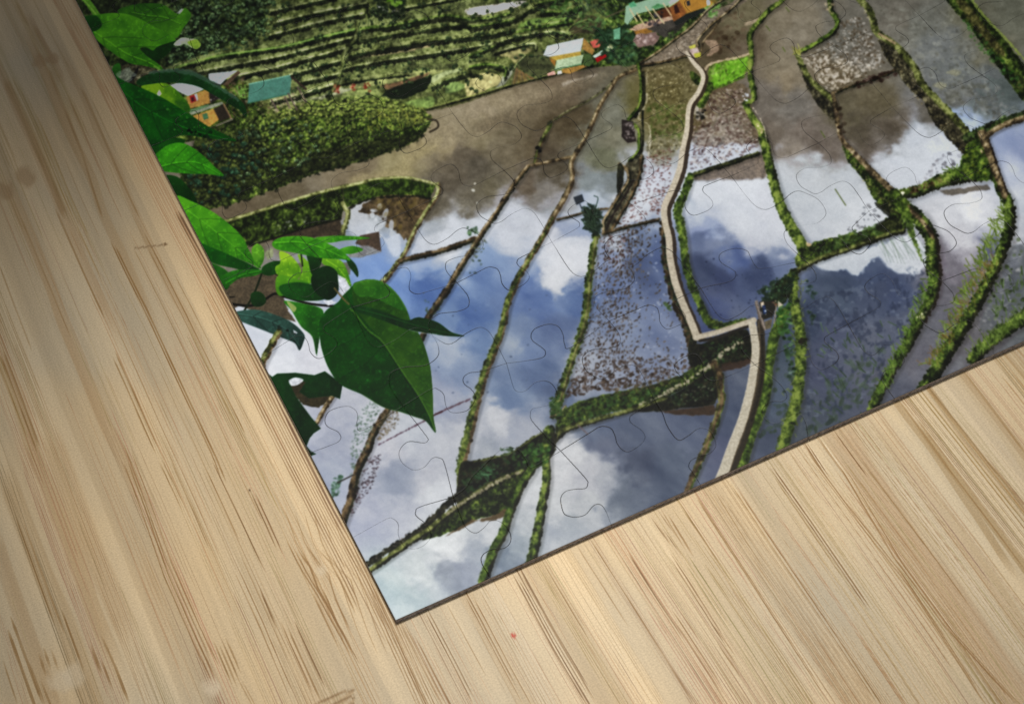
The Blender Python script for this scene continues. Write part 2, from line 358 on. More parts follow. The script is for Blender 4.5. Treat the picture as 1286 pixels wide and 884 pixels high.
specks([(1040,480),(1110,430),(1110,490),(1010,550)], 90, (66,84,62), (1, 3), 31, .55, 14, 3, -1.2)
blades(lambda R: (R.uniform(1020, 1120), R.uniform(400, 530)), 60, 12, (62, 88, 50), 32, 1.1, .9, .25, .8)
F7 = [(1240,330),(1280,300),(1300,380),(1250,420),(1225,420)]
specks(F7, 120, (150,150,150), (.8, 2), 33, .5, 18); specks(F7, 60, (66,84,40), (1, 3), 34, .7)
blades(lambda R: (R.uniform(1245, 1290), R.uniform(330, 400)), 30, 12, (80, 104, 50), 35, 1.2, -1.9, .3)
specks([(960,430),(1000,470),(990,560),(950,570)], 60, (52,72,44), (1.2, 3.2), 36, .5, 12)
specks([(880,30),(940,10),(935,60),(900,70)], 60, (84,66,48), (1, 3.4), 37, .4)
poly([(884,52),(900,52),(902,64),(888,72),(892,60)], (158,138,120), 1.5, .8, .8, True)
poly([(938,28),(958,22),(952,28),(936,33)], (176,160,140), 1.5, .5, .7, True)
for a in (((987,10),(991,15)), ((962,33),(967,39)), ((1031,165),(1036,173)), ((1049,238),(1062,258)), ((983,60),(986,65))):
    line(list(a), 1.6, (96,106,60), .9, smooth=False)
specks([(500,340),(700,340),(690,480),(560,540)], 30, (84,96,120), (.6, 1.4), 38, .5)
specks([(880,320),(990,330),(940,400),(890,400)], 60, (70,80,110), (.6, 1.3), 39, .5)
specks([(1180,195),(1212,190),(1200,215),(1150,235)], 50, (110,104,110), (.7, 2.2), 40, .6)
specks([(1090,255),(1115,270),(1080,292),(1060,290)], 30, (90,86,90), (.8, 2.0), 42, .6)
# ------------------------------------------------------------------ 3. the terraced hillside (upper left)
HILL = [(40,-130),(900,-130),(905,5),(880,20),(850,48),(802,80),(745,85),(651,106),(537,139),(500,150),(300,165),(180,190),(60,190)]
tpoly(HILL, 'grass', 1.5, .2, 1, False, -.10, 1.35)
tpoly([(60,-130),(350,-130),(350,-10),(300,70),(220,90),(60,120)], 'dark', 14, .2, .7, True, -.04, 1.25)
tpoly([(205,92),(250,70),(330,40),(345,-10),(480,-40),(700,-40),(760,-10),(750,50),(700,94),(651,106),(537,139),(400,128),(330,136),(300,100)], 'olive', 3, 1, 1, True, .02, .8)
poly([(205,92),(250,74),(345,50),(470,20),(600,0),(640,60),(520,100),(430,118),(345,136),(300,100)], (128, 134, 88), 6, 1.5, .4, True, .25)
bushes([(225,-20),(352,-20),(350,44),(300,66),(226,84),(205,80)], 420, (1.4, 3.6), None, 50, lum=lambda x, y: .42 + .4 * vn(np.array([x / 14.]), np.array([y / 10.]), 90)[0], hi=(150, 168, 118), mid=(40, 60, 30))
bushes([(560,-20),(790,-20),(790,8),(700,20),(650,8),(600,-6)], 70, (2, 4), None, 51, lum=lambda x, y: .35)
def terr(pts, top=2.2, dark=6.5, pal='pale', off=4.2, al=1.0):
    dark *= .86; off = .5 * dark + .42 * top
    dike([(x - .4, y - 1.6) for x, y in pts], top * 1.8 + 1, 'olive', 'olive', rag=.7, reflect=0, cut=.9, alpha=.8, lite=.16)
    lo = [(x + .15 * off, y + off) for x, y in pts]
    dike(lo, dark, 'dark', 'black', rag=.7, reflect=0, cut=-.1, alpha=.92 * al, lite=-.22)
    dike(pts, top, pal, 'olive', rag=.45, reflect=0, cut=1.1, alpha=al, lite=.08)
# flat terrace treads
for p, c in (([(450,100),(520,90),(560,88),(535,96),(480,106),(440,112)], (148,150,96)), ([(545,95),(580,86),(566,104),(540,108)], (150,156,112)),
             ([(460,72),(540,60),(556,52),(500,60),(446,72)], (148,132,98)), ([(480,108),(512,100),(540,92),(520,104),(500,112),(488,112)], (120,92,66)),
             ([(500,76),(546,66),(556,62),(548,70),(520,76)], (170,170,140)), ([(345,142),(345,132),(400,122),(420,112),(440,112),(430,118)], (150,150,120)),
             ([(590,11),(655,2),(657,6),(640,12),(606,20),(590,22)], (204,192,188)), ([(649,38),(660,27),(690,22),(716,24),(700,34),(660,42)], (112,134,62)),
             ([(620,66),(650,60),(668,62),(656,72),(648,80),(640,74)], (150,142,96)), ([(716,36),(735,20),(755,26),(752,40),(720,42)], (74,66,44)),
             ([(586,104),(600,94),(618,92),(630,98),(626,106),(600,118),(586,121)], (172,162,112)), ([(630,100),(642,84),(646,86),(636,104),(622,112)], (140,140,124)),
             ([(560,44),(600,36),(630,34),(600,44)], (130,136,84)), ([(652,82),(668,68),(700,64),(694,90),(670,96)], (76,78,48)), ([(430,118),(470,112),(476,122),(440,126)], (132,140,84)),
             ([(560,100),(576,104),(584,110),(560,118)], (120,138,80)), ([(500,132),(530,124),(545,122),(540,136)], (120,138,76))):
    sl, a = pmask(p, 2, .8, True); put(sl, np.array(c, np.float32) * (.78 + .44 * N2[sl])[..., None], a)
terr([(340,14),(381,5),(420,-4)], 2.5); terr([(344,28.5),(401,15),(460,4)], 2.5); terr([(340,44),(401,28),(462,16)], 2.5)
terr([(249,90),(302,80),(350,71),(401,58),(446,46)]); terr([(270,102),(302,94),(340,86),(391,72),(436,60)], 2.4)
terr([(364,94),(401,83),(432,75)]); terr([(377,103),(428,92)]); terr([(340,127),(381,117),(424,104)], 3.2, 6)
terr([(220,85.5),(273,71),(350,60),(400,48),(446,37.5),(483,33)], 3.4, 5.5, 'moss'); line([(224,84),(273,70.6),(350,59.6),(400,47.6),(446,37)], 2.2, (150,180,92), .75, vary=.2)
terr([(450,50),(503,41),(543,35),(600,28),(640,26),(665,12),(688,4)], 2.5, 7, 'olive')
terr([(432,71),(462,64),(513,55),(556,49),(600,45),(640,38)], 2.6, 7.5, 'olive'); terr([(432,85.5),(482,76),(543,67),(600,58),(640,52)], 2.2, 6.5, 'pale')
terr([(423,106),(462,99),(513,93)], 2, 3.4, 'olive'); terr([(483,34),(523,26),(560,20),(590,24),(620,22),(640,17)], 2.5, 8, 'grass')
terr([(509,10),(536,5),(564,0),(600,-8)], 2, 4); terr([(590,34),(620,30),(645,24)], 2.5, 7, 'grass')
terr([(649,41),(682,34),(718,27)], 2.5, 4.5, 'moss'); terr([(620,54),(651,46),(680,41),(704,40),(716,44)], 2.2, 6, 'pale'); terr([(622,66),(650,58),(671,55),(673,62)], 2.4, 4, 'pale')
terr([(590,84),(612,81),(634,86),(634,96)], 2.6, 6, 'moss'); terr([(544,108),(560,100),(586,92),(600,92)], 2.2, 7, 'olive'); terr([(676,4),(700,0),(720,-6)], 2, 6, 'grass')
terr([(680,16),(712,14),(730,8)], 2, 5, 'moss'); terr([(590,70),(606,64),(622,58)], 2.2, 5, 'grass')
dike([(450,30),(447,48),(434,66),(430,84),(424,104),(412,124)], 6, 'olive', 'dark', rag=1.1, reflect=0); dike([(460,14),(462,30)], 4, 'olive', 'dark', rag=1, reflect=0)
dike([(744,24),(724,30),(714,38),(716,48)], 3, 'olive', 'dark', rag=.8, reflect=0); dike([(660,70),(650,80),(645,88)], 3, 'pale', 'dark', rag=.8, reflect=0)
poly([(486,113),(543,95),(536,113),(503,126),(478,122)], (20,28,14), 1.2, 1.2, .95)
for p, s in (((423,112), 4.5), ((444,109), 3.2), ((461,110), 3.6)): specks([(p[0]-3,p[1]-5),(p[0]+3,p[1]-5),(p[0]+4,p[1]+6),(p[0]-4,p[1]+5)], 8, (136,60,44), (1, 2), int(s * 10), .8)
specks([(470,0),(510,-4),(508,22),(480,26),(466,16)], 140, (24,36,16), (1, 2.8), 61, .8, 10); specks([(480,0),(508,0),(500,10)], 24, (112,146,40), (1, 2.2), 62, .8); specks([(470,6),(500,14),(486,26)], 20, (160,150,150), (.6, 1.2), 63, .7)
specks([(690,0),(760,-5),(780,30),(740,40),(700,20)], 130, (70,104,44), (.8, 2.2), 64, .6, 24, 3, -.8)
blades(lambda R: (R.uniform(728, 750), R.uniform(2, 10)), 14, 22, (50, 64, 40), 65, 1.1, 1.0, .7, .7)
blades(lambda R: (R.uniform(690, 745), R.uniform(8, 60)), 50, 8, (120, 142, 84), 66, 1.0, .4, .7, .6)
# wooded knoll
KN = [(300,152),(345,134),(400,126),(440,122),(470,121),(500,128),(528,138),(541,148),(537,162),(522,178),(500,187),(450,204),(400,217),(350,236),(300,254),(262,263),(236,268),(225,240),(232,200),(258,166)]
tpoly(KN, 'grass', 1.5, 1.5, 1, True, -.16, 1.35)
tpoly([(340,134),(440,122),(500,127),(540,148),(520,158),(470,146),(400,146),(345,150)], 'olive', 5, 2, .75, True, .08, 1.1)
tpoly([(232,200),(262,170),(330,170),(330,225),(262,262),(230,262)], 'black', 8, 2, .6, True, -.05, 1.3)
tpoly([(400,190),(480,176),(530,168),(510,184),(440,206),(380,222),(330,240),(340,226)], 'black', 5, 1.5, .75, True, 0, 1)
def knl(x, y):
    top = np.interp(x, [230, 260, 300, 345, 440, 500, 541], [200, 168, 152, 134, 122, 128, 148]); bot = np.interp(x, [230, 262, 350, 450, 500, 541], [268, 263, 236, 204, 187, 162])
    t = (y - top) / max(6, bot - top); base = .95 - 1.05 * t
    if x < 330: base = .42 - .2 * t
    return base + .35 * (vn(np.array([x / 12.]), np.array([y / 9.]), 91)[0] - .5)
bushes([p for p in KN], 800, (1.4, 3.6), None, 67, lum=knl, hi=(158, 160, 92), mid=(60, 72, 30), dark=(12, 16, 6))
bushes([(300,160),(380,146),(420,170),(400,205),(300,235)], 60, (2, 4), None, 68, lum=lambda x, y: .6, hi=(176, 190, 150), mid=(34, 52, 28))
bushes([(235,190),(300,165),(330,200),(300,245),(240,258)], 60, (2, 4.5), None, 69, lum=lambda x, y: .45, hi=(96, 140, 110), mid=(20, 48, 32))
bushes([(345,132),(440,121),(500,127),(530,142),(440,138),(360,142)], 110, (1.2, 2.6), None, 70, lum=lambda x, y: .8, hi=(150, 160, 92), mid=(84, 94, 44))
blades(lambda R: (R.uniform(460, 530), R.uniform(134, 160)), 60, 9, (138, 140, 66), 73, 1.1, 1.2, .6, .6)
line([(537,150),(548,152),(550,160),(540,166)], 2.5, (52,44,32), .9)
# rim of the big field
dike([(537,138.5),(600,121),(651,106),(704,93),(733,86),(748,83)], 2.6, 'black', 'black', rag=.2, reflect=.3)
line([(537,136),(600,118.5),(651,103.5),(704,91)], 1.8, (150,158,96), .8, vary=.5)
_P = [(180,-100),(905,-100),(905,5),(880,20),(850,48),(802,78),(745,82),(651,103),(537,136),(470,122),(345,132),(300,100),(205,92)]
_s, _a = pmask(_P, 4, 0, False); _q = IMG[_s]; _m = _q.mean(-1, keepdims=True)
_n = _m + (_q - _m) * .90; _n = _n * 1.10 + np.array((2, 5, 4), np.float32)
_n *= (1 - .24 * ss(.50, .72, fbm(GX[_s] / 16, GY[_s] / 7, 96, 3)))[..., None]          # scrub growing over the steps
IMG[_s] = _q + (_n - _q) * _a[..., None]
_s, _a = pmask(KN, 4, 0, True); _q = IMG[_s]; _n = _q * 1.06 + np.array((4, 5, 4), np.float32); IMG[_s] = _q + (_n - _q) * _a[..., None]
_R = np.random.default_rng(97)
for _k in range(150):
    _x = _R.uniform(350, 740); _y = _R.uniform(0, 120)
    if inpoly(_P, _x, _y): bushes([(_x - 5, _y - 3), (_x + 5, _y - 4), (_x + 5, _y + 3), (_x - 5, _y + 3)], 3, (1, 2.4), None, 1000 + _k, lum=lambda x, y: .45, hi=(120, 140, 90), mid=(34, 52, 26))
# ------------------------------------------------------------------ 4. houses
poly([(208,108),(231,103),(262,110),(236,121)], (190,196,204)); poly([(262,93),(299,89),(286,97),(277,107),(262,101)], (184,192,198)); line([(279,91),(282,97)], 1, (150,156,160), smooth=False)
poly([(299,89),(302,92),(286,108),(279,107)], (92,76,60))
poly([(234,122),(256,114),(262,112),(264,130),(238,137)], (168,132,74)); poly([(262,112),(278,112),(280,122),(264,130)], (48,42,38)); specks([(262,112),(279,112),(280,124),(264,130)], 22, (120,116,112), (.6, 1.4), 80)
poly([(238,121),(244,119),(247,127),(240,130)], (150,40,46)); poly([(244,119),(247,118),(249,126),(247,127)], (196,196,206)); poly([(239.5,123),(243,122),(244,127),(241,128)], (70,24,34))
poly([(236,139),(279,128),(281,131),(240,145)], (140,144,128)); poly([(236,139),(262,131),(262,134),(238,142)], (104,136,96))
poly([(242,146),(268,137),(276,150),(262,160),(250,152)], (178,140,76)); poly([(254,144),(260,142),(262,149),(256,151)], (72,116,82)); poly([(268,137),(282,131),(290,148),(276,153)], (54,46,36)); line([(281,131),(291,150)], 2, (134,112,84), smooth=False); line([(272,158),(292,150)], 2.2, (132,126,112), smooth=False)
specks([(282,105),(306,95),(312,142),(294,150)], 120, (104,90,70), (.7, 1.8), 81, .7); blades(lambda R: (R.uniform(296, 310), R.uniform(112, 124)), 22, 8, (120, 160, 70), 82, 1.2, -1.5, .8)
poly([(313,106),(364,95),(366,99),(364,118),(311,130)], (92,140,128), .9, 0, 1, False, .06); line([(313,106),(364,95)], 1.4, (130,182,164), smooth=False); line([(311,130),(364,118)], 1.4, (70,122,104), smooth=False)
for i in range(7): line([(320 + i * 6.6, 104.5 - i * 1.4), (318.5 + i * 6.6, 128 - i * 1.5)], .7, (86,146,128), .6, smooth=False)
for a in (((341,126),(349,140)), ((362,118),(373,138)), ((374,110),(384,128)), ((358,122),(364,136))): line(list(a), 2.2, (104,92,84), smooth=False)
line([(366,97),(384,112)], 2.5, (66,52,44), smooth=False); specks([(314,130),(380,116),(384,132),(330,146)], 60, (150,140,112), (.7, 1.8), 83, .7)
# white roofed house
poly([(682,70),(687,58),(733,48),(729,66),(690,72)], (190,196,202), .9, 0, 1, False, .03); poly([(733,48),(738,53),(747,64),(744,70),(731,62)], (156,126,72)); poly([(690,72),(729,65),(730,70),(698,77)], (176,152,76))
poly([(690,73),(698,77),(697,84),(692,78)], (150,112,54)); poly([(699,76),(733,69),(730,81),(697,88)], (172,190,158)); line([(697,88),(730,81)], 1.6, (100,140,104), smooth=False); poly([(706,87),(732,82),(737,84),(716,93),(706,92)], (162,130,72))
poly([(687,93),(696,89),(698,94),(688,96)], (206,160,150)); poly([(700,90),(705,89),(706,93),(700,94)], (216,216,216)); poly([(734,69),(742,68),(746,78),(740,84),(732,82)], (80,104,56))
poly([(741,53),(750,49),(758,53),(752,60),(745,61)], (196,104,92)); poly([(744,71),(757,63),(760,66),(748,74)], (190,212,196)); poly([(747,74),(760,67),(763,71),(750,79)], (150,22,28))
line([(646,107),(650,84)], 1.2, (70,60,50), .8, smooth=False)
for i in range(16): line([(648 + i, 86 + i * .6), (643 + i * 2.0, 106 - i * .5)], 1.2, (104 + (i * 37) % 50, 84 + (i * 29) % 40, 72), .75, smooth=False)
# banana trees between the houses
specks([(748,40),(790,32),(800,60),(800,84),(770,80),(752,58)], 190, (26,48,26), (1.2, 3.4), 84, .85, 10, 2.4); specks([(750,40),(795,36),(800,70),(772,84)], 80, (60,100,62), (1, 2.4), 85, .75, 22, 2)
blades(lambda R: (R.uniform(752, 770), R.uniform(36, 64)), 30, 12, (40, 74, 44), 86, 2.2, .9, 1.0, .85)
poly([(770,38),(779,35),(779,50),(771,50)], (118,170,140)); specks([(772,60),(810,62),(806,84),(776,82)], 90, (78,104,56), (.8, 2.2), 87, .7, 20); specks([(762,58),(768,58),(768,66),(762,66)], 4, (210,206,170), (1.4, 2), 88)
blades(lambda R: (R.uniform(730, 800), R.uniform(-6, 10)), 30, 16, (44, 58, 38), 89, 1.1, .9, .4, .7)
line([(762,22),(790,10)], 2.2, (96,88,72), .8, smooth=False)
# green roofed house with the unfinished balcony
poly([(786,8),(800,4),(852,-12),(850,4),(826,12),(800,18),(788,32),(784,28)], (146,178,150), .9, 0, 1, False, .04); poly([(789,5),(796,2),(800,8),(792,10)], (96,160,124)); poly([(818,10),(826,5),(836,8),(822,12)], (92,150,100)); poly([(824,15),(850,6),(852,14),(846,22),(830,24)], (96,58,34))
poly([(798,32),(826,24),(846,20),(848,24),(834,32),(800,40),(790,38)], (176,150,130), 1, .4); poly([(796,40),(812,36),(830,34),(816,42),(800,46)], (150,114,56)); poly([(812,36),(848,24),(858,28),(848,44),(834,48),(826,42)], (78,74,68), 1, .6)
poly([(797,44),(824,40),(829,46),(822,56),(802,60),(796,54)], (132,112,106), 1.2, 1); specks([(798,46),(826,42),(820,58),(800,58)], 30, (176,160,156), (.8, 1.8), 90, .6); specks([(810,18),(832,16),(828,32),(810,32)], 40, (52,48,52), (.8, 2), 91, .8)
for a in (((791,12),(800,27)), ((800,17),(810,33)), ((811,9),(823,27)), ((820,12),(834,30)), ((833,5),(843,20))): line(list(a), 1.6, (204,186,150), smooth=False)
poly([(848,2),(858,-14),(910,-20),(904,6),(884,10),(862,18),(852,8)], (170,130,62), .9, 0, 1, False, .06); poly([(840,6),(852,0),(862,16),(856,28),(846,28)], (140,94,50)); poly([(846,8),(850,6),(854,16),(848,18)], (58,30,24)); poly([(862,2),(866,1),(867,7),(863,8)], (50,50,60)); poly([(887,-2),(891,-3),(892,6),(888,8)], (214,214,230))
poly([(852,2),(840,10),(840,4),(850,-8),(858,-8)], (176,212,170)); poly([(862,18),(884,11),(888,14),(862,26),(850,34),(846,28)], (40,44,40)); poly([(858,28),(866,22),(848,46),(840,52),(838,40)], (52,50,44))
specks([(886,10),(904,2),(906,12),(890,24)], 50, (120,158,84), (.8, 1.8), 92, .8); specks([(840,42),(862,36),(850,48),(836,54)], 36, (90,120,56), (.8, 1.6), 93, .7)
specks([(880,0),(930,-30),(930,0),(915,8)], 50, (60,76,40), (1, 2.4), 94, .7)
# road and field beside the houses
poly([(842,56),(868,36),(888,15),(914,8),(932,-8),(950,-20),(938,2),(908,20),(884,44),(876,56),(866,70),(806,82),(804,80)], (122,112,98), 1.2, .4, 1, False, .16)
specks([(845,60),(880,30),(904,14),(900,24),(872,56),(862,70),(820,80)], 160, (160,150,136), (.6, 1.6), 95, .5); specks([(890,14),(904,8),(900,20),(888,24)], 30, (110,150,80), (.8, 1.6), 96, .8)
dike([(798,84),(804,80),(826,66),(850,48),(868,35),(882,20),(890,12),(914,-4)], 3.6, 'tan', 'black', rag=.3, reflect=0); dike([(805,83),(830,79),(864,71)], 4, 'brown', 'black', rag=.3, cut=.0, reflect=.3)
dike([(877,58),(876,52),(881,45),(893,32),(905,22),(918,12),(932,-2)], 3.4, 'tan', 'black', rag=.3); dike([(881,64),(884,52),(894,40),(904,26)], 2.2, 'tan', 'brown', rag=.3, reflect=0)
poly([(866,62),(876,60),(880,70),(868,74)], (192,172,166)); poly([(865,59),(873,56),(874,60),(867,62)], (198,196,96)); poly([(871,68),(880,66),(880,72),(873,73)], (192,192,80))
# ------------------------------------------------------------------ 5. dikes and terrace walls
tpoly([(284,278),(330,264),(383,247),(430,236),(431,260),(428,275),(383,287),(342,300),(314,309),(300,306)], 'grass', 1.5, .8, 1, False, -.27, 1.15)
tpoly([(430,236),(470,226),(507,224),(531,229),(547,234),(540,249),(521,246),(491,245),(470,248),(433,262)], 'moss', 1.5, .8, 1, False, -.27, 1.1)
poly([(342,300),(383,287),(428,275),(429,296),(384,299),(345,306)], (72,62,48), 1.5, .6, 1, False, .2); line([(314,309),(383,287),(428,275)], 2.2, (16,16,8), .8)
line([(437,262),(470,249),(521,247),(540,250)], 2.4, (18,20,10), .8, rag=.8); specks([(340,284),(400,268),(405,276),(345,296)], 22, (160,160,164), (.7, 1.5), 100, .5)
dike([(266,285),(284,278),(330,264),(383,247),(430,235),(460,228.5)], 4.2, 'pale', 'olive', rag=.3, cut=.7, reflect=0, lite=.1)
dike([(450,231),(470,225.5),(507,223),(531,227),(550,232)], 3.2, 'pale', 'olive', rag=.35, cut=.7, reflect=0, lite=.1)
dike([(550,232),(549,245),(531,272),(519,294),(509,317),(499,331),(487,347),(470,366)], (6.5, 6, 6, 7.5), 'pale', 'brown', rag=.35, cut=.3, lite=-.03)
dike([(431,256),(437,268),(433,284),(429,298)], 6, 'pale', 'olive', rag=.7, reflect=0, lite=.04)
dike([(503,328),(531,321),(564,312),(597,300)], 7, 'brown', 'black', rag=.4, cut=.1)
specks([(586,286),(598,284),(602,294),(588,296)], 24, (60,92,52), (.8, 2.2), 101, .7); specks([(592,300),(612,302),(604,322),(590,326)], 24, (84,90,60), (.8, 1.6), 102, .6)
dike([(769,103),(757,114),(737,127),(712,140),(692,153)], 2.8, 'rock', 'olive', rag=.9, alpha=.9); dike([(691,156),(686,165),(682,175)], 5, 'olive', 'grass', rag=.8)
dike([(684,170),(677,186),(672,207)], 5, 'olive', 'brown', rag=.8); specks([(673,184),(680,184),(678,194),(673,192)], 8, (14,14,10), (1.4, 2.4), 103)
dike([(662,209),(684,204.5),(710,199),(718,197)], 4, 'tan', 'brown', rag=.35)
dike([(798,88),(777,97),(767,111),(753,134),(743,157),(733,177),(718,203),(719,223),(711,245),(694,274),(680,300),(657,338),(638,379),(630,415),(618,446),(608,472),(599,505),(591,537),(583,571),(580,592),(580,612)],
     (4.5, 4.5, 5, 6, 7, 9, 10, 11, 13), 'olive', 'brown', rag=.35, cut=.25, lite=.02)
dike([(798,88),(777,97),(767,111),(753,134),(743,157),(733,177),(718,203),(719,223),(711,245),(694,274),(680,300),(657,338)], (4.5, 5, 6, 7), 'tan', 'brown', rag=.3, cut=.3, reflect=0)
dike([(694,274),(680,300),(655,342),(637,379),(629,415),(616,446),(606,472),(596,505),(588,537),(580,571),(577,592)], (2, 5, 7, 9), 'grass', 'grass', rag=1.2, reflect=0, alpha=.75, lite=.06)
dike([(664,209),(647,231),(633,253),(619,274),(605,294),(592,315),(580,333),(563,362),(546,387),(538,399),(532,419),(510,470),(487,515),(472,538),(460,568),(448,593),(441,626),(430,655),(424,672)],
     (5.5, 7, 8, 8, 10, 12), 'brown', 'black', rag=.4, cut=.3, lite=.0)
dike([(662,209),(645,231),(631,253),(617,274),(603,294),(590,315),(578,333),(561,362),(544,387)], (3, 4), 'tan', 'brown', rag=.4, reflect=0)
specks([(440,560),(450,520),(468,500),(478,510),(462,560),(440,600)], 210, (92,112,92), (.5, 1.4), 104, .6, 16); specks([(478,518),(504,514),(500,534),(474,556)], 150, (104,94,68), (.5, 1.5), 105, .6)
specks([(462,575),(480,570),(470,606),(440,650),(446,620)], 150, (70,56,60), (.5, 1.4), 106, .7); specks([(420,600),(432,596),(424,622),(414,626)], 60, (70,104,80), (.8, 2), 107, .7); line([(424,606),(444,596)], 1.8, (56,52,48), .9)
specks([(590,300),(612,310),(600,345),(588,352)], 16, (74,88,60), (.7, 1.6), 108, .6); specks([(535,370),(560,380),(548,398),(530,396)], 14, (74,92,66), (.8, 1.8), 109, .6)
line([(476,558),(503,544),(530,530),(554,517),(590,501)], (1.6, 2.2, 2.4), (104,84,92), .9, rag=.5); line([(540,524),(556,516)], 2.4, (70,38,44), .9, rag=.5)
# centre-left terrace with its retaining wall
dike([(802,81),(806,104),(804,130),(797,143),(790,151),(797,158),(803,165),(803,180),(802,190),(791,203)], 5, 'moss', 'black', rag=.35, cut=.25, lite=.12)
dike([(808,92),(809,112),(808,130),(798,147)], 3.4, 'black', 'black', rag=.2, reflect=0); poly([(781,150),(795,153),(799,178),(788,180),(781,172)], (44,36,34), 1, .4); specks([(783,152),(796,156),(797,176),(785,176)], 30, (120,112,110), (.7, 1.6), 110, .8)
line([(812,92),(812,118),(811,132),(801,148),(815,158),(816,180),(814,196)], 1.6, (196,190,172), .8, rag=.8, vary=.4); dike([(807,140),(806,190),(790,203)], 2.6, 'black', 'black', rag=.3, reflect=0)
tpoly([(806,192),(800,200),(786,206),(788,222),(781,241),(766,262),(757,282),(762,293),(770,290),(782,270),(794,246),(803,226),(808,205)], 'rock', 1.2, .6, .95, True, -.02, .9)
dike([(806,198),(803,222),(790,252),(776,276),(767,291)], 5, 'brown', 'black', rag=.6, cut=.3); line([(796,226),(784,248),(770,270),(762,288)], 2.6, (36,26,22), .85, rag=.4)
dike([(778,207),(788,214),(790,227),(781,241),(769,260),(758,279),(759,293)], 5.2, 'tan', 'black', rag=.25, cut=.35); tpoly([(776,208),(783,210),(782,232),(775,242)], 'black', 1, .3, .9)
dike([(700,276),(724,270),(741,265),(763,262)], 3, 'brown', 'black', rag=.4); dike([(757,294),(781,287),(802,282),(827,276)], 4.2, 'brown', 'black', rag=.45, cut=.1)
poly([(720,248),(731,244),(734,253),(724,258)], (56,62,74), .9, 0, 1, False, .05); line([(728,256),(732,266)], 1.4, (70,76,88), smooth=False)
dike([(749,296),(745,312),(743,333),(740,350),(738,370),(735,397),(727,425),(717,454),(707,487),(700,508),(697,520)], (8, 9, 10, 10, 12), 'grass', 'grass', rag=.9)
dike([(750,296),(746,312),(744,333),(741,350),(739,370),(736,397),(728,425),(718,454),(708,487),(702,504)], 4, 'olive', 'brown', rag=.5, reflect=0, cut=.5, lite=.12)
specks([(733,262),(745,256),(756,272),(752,296),(738,290)], 90, (26,44,30), (1, 2.6), 111, .85, 10, 3); blades(lambda R: (R.uniform(738, 750), R.uniform(268, 290)), 40, 15, (46, 70, 46), 112, 1.3, -1.9, .9); line([(745,268),(751,250),(746,246)], 1.2, (40,56,40), .8)
# right hand fields
tpoly([(891,82),(915,74),(940,70),(942,82),(934,98),(907,110),(890,115),(884,112),(889,100)], 'moss', 1.4, .5, 1, False, .16, .7); specks([(893,84),(940,72),(934,96),(894,110)], 260, (122,176,44), (.7, 2), 113, .7, 20, 2.4, -1.1); specks([(893,84),(910,80),(904,92),(894,94)], 20, (120,128,84), (.8,1.8), 114, .5)
dike([(892,108),(886,120),(880,132)], 9, 'moss', 'grass', rag=.5, reflect=0); tpoly([(868,90),(880,98),(878,108),(868,100)], 'grass', 1, .5, 1, True, -.2)
line([(884,90),(890,82),(905,77),(925,73),(941,68)], 2.6, (186,170,146), .9, rag=.6); specks([(870,136),(884,132),(884,150),(870,150)], 24, (190,184,176), (.8, 2), 115, .8); specks([(874,138),(886,138),(882,152),(872,148)], 18, (30,30,24), (.8, 2), 116, .8)
dike([(997,-20),(984,0),(966,14),(954,27),(942,45),(944,67),(942,92),(946,114),(946,126),(937,131),(942,143),(954,161),(960,179),(964,196),(972,231),(981,260),(993,284),(1007,308),(1011,324)],
     (6, 7, 7, 8, 11, 13, 16), 'grass', 'black', rag=.55, cut=.62, lite=.12)
line([(946,136),(958,156),(963,178)], 1.5, (196,186,170), .7, rag=.5); specks([(932,116),(942,120),(940,128),(932,124)], 8, (210,214,226), (.9, 2), 117); specks([(950,155),(958,158),(957,172),(952,168)], 7, (206,192,160), (.8, 1.6), 118)
dike([(868,221),(895,212),(924,203),(952,193)], 6, 'olive', 'black', rag=.5, cut=.15, lite=-.1)
dike([(1042,-10),(1044,14),(1052,27),(1046,41),(1027,54),(1006,66)], 6.2, 'moss', 'black', rag=.5, cut=.4, lite=.1); specks([(1036,4),(1046,4),(1046,22),(1040,20)], 14, (184,170,140), (.8, 1.8), 119, .8)
tpoly([(1004,68),(1012,88),(1022,104),(1046,120),(1048,150),(1034,140),(1018,118),(1006,90)], 'rock', 1.4, .8, .95, True, -.14, 1.1); dike([(1001,66),(1008,84),(1018,101),(1032,114),(1046,126)], 7, 'olive', 'grass', rag=.6, cut=.8, reflect=0, lite=.1); blades(lambda R: (R.uniform(998, 1006), R.uniform(62, 72)), 16, 9, (150, 150, 84), 120, 1, -2.0, .7)
dike([(1046,118),(1060,112),(1085,104),(1103,98),(1126,88)], 4.4, 'brown', 'black', rag=.6, cut=0, lite=-.1); specks([(1075,102),(1126,86),(1126,96),(1078,110)], 34, (44,26,18), (1, 2.6), 121, .8); line([(1050,116),(1046,120),(1052,140)], 2, (176,156,128), .8)
tpoly([(1101,41),(1124,57),(1146,82),(1158,106),(1177,126),(1205,155),(1218,172),(1215,196),(1198,182),(1170,150),(1160,128),(1146,116),(1128,94),(1112,72)], 'rock', 1.4, .8, 1, True, -.12, 1.15)
specks([(1110,60),(1150,100),(1200,160),(1205,180),(1170,150),(1130,96)], 60, (140,130,100), (.6, 1.5), 122, .6)
dike([(1070,-12),(1080,0),(1093,16),(1101,41),(1124,57),(1146,82),(1158,106),(1177,126),(1205,155),(1216,170)], (9, 9, 9, 9, 10), 'olive', 'grass', rag=.6, cut=.9, reflect=0, lite=.05); line([(1104,43),(1124,55)], 3, (180,156,132), .7)
specks([(1086,8),(1100,36),(1098,40),(1084,14)], 10, (190,180,150), (.8, 1.6), 123, .6)
